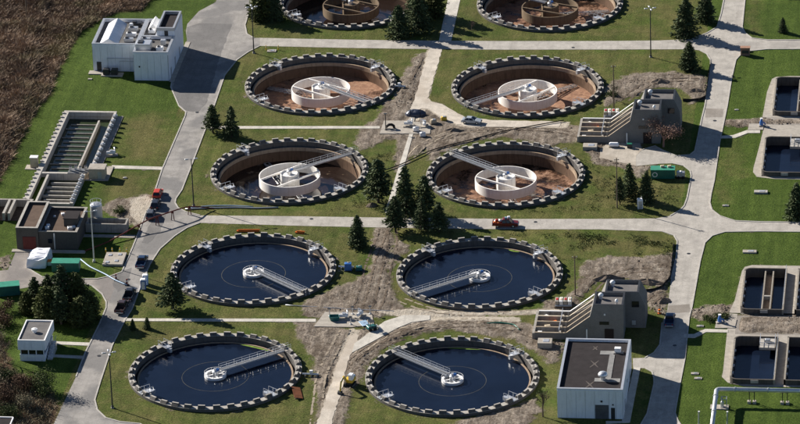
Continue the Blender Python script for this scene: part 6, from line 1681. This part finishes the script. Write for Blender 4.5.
bush(-75.6,-88.0,3.2,3.8,'brown bush at left edge below gatehouse', M['scrub'], 35, 2600)
bush(-78.5,-57.0,2.8,2.6,'russet bush at left edge above the gatehouse', M['redbush'], 36, 2400)
bush(-80.0,-63.5,3.0,3.0,'brown bush at left edge beside gatehouse lawn', M['scrub'], 37, 2400)
bush(-80.0,-51.0,2.4,2.4,'low russet bush beside the dark green container', M['redbush'], 38, 2000)
bush(-63.4,2.2,1.7,1.1,'low green weeds growing in the gravel patch', M['weed'], 39, 900, 'plant')
bush(41.6,74.0,1.5,1.4,'pale green shrub behind the upper sloping channels', M['weed'], 40, 700)
bush(73.6,-45.8,1.6,1.0,'green weeds right of the road below earth patch', M['weed'], 41, 800, 'plant')
bush(71.0,-47.2,1.5,.9,'green weeds beside the white hatch below earth patch', M['weed'], 42, 700, 'plant')
bush(-72.6,-83.2,2.4,2.6,'olive bush between leafless tree and gatehouse lawn', M['bush'], 43, 2200)
bush(-77.6,-80.6,2.6,2.8,'olive green bush at left edge beside leafless grey tree', M['bush'], 44, 2400)
bush(-69.0,-100.2,2.6,3.0,'dark olive bush beside the white edged shed roof', M['bush'], 45, 2400)
# small roof-edge of a building cut by the bottom left corner
cb = thing('shed', 'corner of a white edged shed roof at bottom left corner', 'building', (-72.6,-108.0,0))
MB().box(0,5.2,0,3.0,-.2,2.0).build('wall', M['panel'], cb); MB().box(-.2,5.4,-.2,3.2,2.0,2.12).build('roof', M['roof_dark'], cb)
mb = MB(); mb.box(-.3,5.5,3.2,3.45,2.0,2.3); mb.box(5.4,5.65,-.3,3.2,2.0,2.3); mb.box(-.55,-.3,-.3,3.2,2.0,2.3); mb.build('roof_edge', M['white'], cb)

# ------------------------------------------------------------------ reeds, scrub and weeds (nobody could count them)
def scatter(poly, n, seed, dens=None):
    rr = np.random.default_rng(seed); xs = [q[0] for q in poly]; ys = [q[1] for q in poly]
    x = rr.uniform(max(min(xs), -128), max(xs), n); y = rr.uniform(max(min(ys), -112), min(max(ys), 160), n)
    s = in_poly(x, y, poly); k = s > rr.uniform(-.3, 1.6, n)
    x, y = x[k], y[k]
    if dens is not None:
        k = rr.random(len(x)) < dens(x, y); x, y = x[k], y[k]
    return x, y, rr
LANE = [(-107.5,150),(-104,132),(-101.8,112),(-98.0,88),(-96.2,66),(-96.0,40),(-96.0,20)]
def lane_d(x, y):
    d = np.full(x.shape, 1e9)
    for (x1,y1),(x2,y2) in zip(LANE[:-1], LANE[1:]):
        dx, dy = x2-x1, y2-y1; t = np.clip(((x-x1)*dx+(y-y1)*dy)/(dx*dx+dy*dy),0,1); d = np.minimum(d, np.hypot(x-x1-t*dx, y-y1-t*dy))
    return d
def reeds(name, poly, n, seed, mat_, h0, h1, lane=True):
    dn = (lambda x, y: np.where(lane_d(x, y) < 1.3, .18, np.clip(.25 + 1.1*vnoise(x, y, 4.0, 77), 0, 1))) if lane else (lambda x, y: np.clip(.1 + 1.1*vnoise(x, y, 3.0, 78), 0, 1))
    x, y, rr = scatter(poly, n, seed, dn)
    n = len(x); hh = rr.uniform(h0, h1, n)*(.55 + .75*vnoise(x, y, 3.2, 79)); hh = hh*np.where(lane & (x < np.interp(y, [q[1] for q in LANE[::-1]], [q[0] for q in LANE[::-1]])) & (lane_d(x, y) < 4.5), 1.8, 1.0); a = rr.uniform(0, 6.283, n); w = rr.uniform(.02,.065,n)
    lean = rr.normal(size=(n,2))*.65 + [.08,-.05]
    bx, by = np.cos(a)*w, np.sin(a)*w; tx, ty = lean[:,0]*hh, lean[:,1]*hh
    z0 = np.full(n, -.05)
    v = np.stack([np.stack([x-bx,y-by,z0],1), np.stack([x+bx,y+by,z0],1), np.stack([x+tx*.5+bx*1.3,y+ty*.5+by*1.3,hh*.62],1), np.stack([x+tx*.5-bx*1.3,y+ty*.5-by*1.3,hh*.62],1), np.stack([x+tx+bx*.5,y+ty+by*.5,hh],1), np.stack([x+tx-bx*.5,y+ty-by*.5,hh],1)],1).reshape(-1,3)
    b6 = np.arange(n)*6
    f = np.concatenate([np.stack([b6,b6+1,b6+2,b6+3],1), np.stack([b6+3,b6+2,b6+4,b6+5],1)])
    me = bpy.data.meshes.new(name); me.vertices.add(len(v)); me.vertices.foreach_set('co', v.astype(np.float32).ravel())
    me.loops.add(f.size); me.polygons.add(len(f)); me.loops.foreach_set('vertex_index', f.astype(np.int32).ravel()); me.polygons.foreach_set('loop_start', np.arange(0, f.size, 4, dtype=np.int32))
    me.update(); me.validate()
    sh = np.clip(.35*rr.random(n) + .75*vnoise(x, y, 5.5, 80) - .05, 0, 1)
    me.attributes.new('shade', 'FLOAT', 'POINT').data.foreach_set('value', np.repeat(sh, 6).astype(np.float32))
    me.materials.append(mat_)
    return tag(link(name, me), 'dense dry brown undergrowth', None, None, 'stuff')
o = reeds('dry_reeds', BRUSH['b'], 430000, 91, M['reed'], .5, 1.15); o['label'] = 'dense dry brown reeds covering the bank at top left'
o = reeds('dry_scrub', BRUSH['b2'], 26000, 92, M['scrub'], .3, .9, False); o['label'] = 'low brown scrub under bare trees at bottom left'
WEEDS = [DRY['y4'], DRY['y5'], DRY['y6'], DRY['y7']]
allv = []
rr = np.random.default_rng(5)
CC, SS = [], []
for pl in WEEDS:
    x, y, r2 = scatter(pl, 3000, 55 + len(CC), lambda x, y: np.clip(1.9*vnoise(x, y, 3.0, 60) - .75, 0, 1))
    ok = np.ones(len(x), bool)
    for (cx, cy) in TANKS: ok &= np.hypot(x-cx, y-cy) > 18.6
    for d_ in (ROADS, PATHS, PADS): 
        for q in d_.values(): ok &= in_poly(x, y, q) < -.4
    x, y = x[ok], y[ok]
    for k in range(7):
        CC.append(np.stack([x + rr.normal(size=len(x))*.22, y + rr.normal(size=len(x))*.22, np.abs(rr.normal(size=len(x)))*.14 + .04], 1)); SS.append(rr.random(len(x)))
CC = np.concatenate(CC); SS = np.concatenate(SS)
tag(link('weeds', leaf_mesh('weeds', CC, rr.uniform(.07,.17,len(CC)), SS, M['weed'], rs=rr)), 'rough tufts of weeds in the unmown grass between tanks and roads', None, None, 'stuff')
# clods and rubble on the bare earth
CL = MB()
icos = [(0,0,1),(.89,0,.45),(.28,.85,.45),(-.72,.53,.45),(-.72,-.53,.45),(.28,-.85,.45)]
pts_ = []
for nm_, pl in DIRT.items():
    if nm_ in ('d_west','d_w2','d_s','d_r3'): k_ = 60
    else: k_ = 420
    x, y, r2 = scatter(pl, k_, 300 + len(nm_)*7 + ord(nm_[-1]), lambda x, y: np.clip(2.0*vnoise(x, y, 2.6, 61) - .55, 0, 1))
    ok = np.ones(len(x), bool)
    for (cx, cy) in TANKS: ok &= np.hypot(x-cx, y-cy) > 18.8
    for d_ in (ROADS, PATHS, PADS, APRONS, TRACKWAYS):
        for q in d_.values(): ok &= in_poly(x, y, q) < -.3
    ok &= ~((x > 35) & (x < 60) & (((y > 45) & (y < 60)) | ((y > -59.5) & (y < -44.5))))
    pts_ += list(zip(x[ok], y[ok]))
for (x, y) in pts_:
    s_ = random.uniform(.1,.34)
    CL.M = Matrix.Translation((x, y, .02)) @ Matrix.Rotation(random.random()*6, 4, 'Z') @ Matrix.Diagonal((s_*random.uniform(.7,1.5), s_, s_*random.uniform(.6,1.0), 1))
    CL.add(icos, [(0,1,2),(0,2,3),(0,3,4),(0,4,5),(0,5,1)])
M['clod'] = plain('earth_clod', (.17,.135,.105), .95, var=.35)
tag(CL.build('rubble', M['clod']), 'loose clods and rubble strewn over the bare construction earth', None, None, 'stuff')
# earth heaps
def heap(x, y, rx, ry, h, rz, label, seed):
    rs = np.random.default_rng(seed); mb = MB(); rings = []
    ph = rs.uniform(0,6,4)
    for (z, k) in ((-.05,1.0),(.25,.86),(.55,.62),(.85,.34),(1.0,.1)):
        rings.append([(rx*k*math.cos(a)*(1+.16*math.sin(2*a+ph[0])+.09*math.sin(5*a+ph[1]+z*4)), ry*k*math.sin(a)*(1+.16*math.sin(3*a+ph[2])+.08*math.cos(7*a+ph[3])), h*z*(1+.15*math.sin(4*a+ph[1]))+rs.normal()*.04*h) for a in np.linspace(0,2*math.pi,23)[:-1]])
    mb.loft(rings); t = mb.build('earth_heap', M['clod'], None, (x, y, 0), rz); tag(t, label, 'heap', 'heaps of dug earth')
heap(52.0,82.6,3.0,1.4,.9,.1,'dark earth heap on the upper right bare patch',1)
heap(48.0,-28.0,3.4,1.5,1.0,.2,'earth heap below the grass at right of the bridge-left clarifier',2)
heap(57.0,-29.5,4.0,1.2,.9,-.1,'earth ridge along the silt fence behind lower brick building',3)
heap(-7.4,8.4,1.5,1.0,.7,.3,'brown earth heap at foot of the open pine',4)
heap(60.8,-38.6,2.2,1.3,.8,.5,'earth heap beside the lower brick building corner',5)
heap(6.4,51.2,2.6,1.2,.8,.2,'dark earth heap right of the upper pad, above the black pipe',6)
heap(61.0,77.4,2.6,1.0,.7,.1,'dark earth ridge beside upper silt fence corner',7)
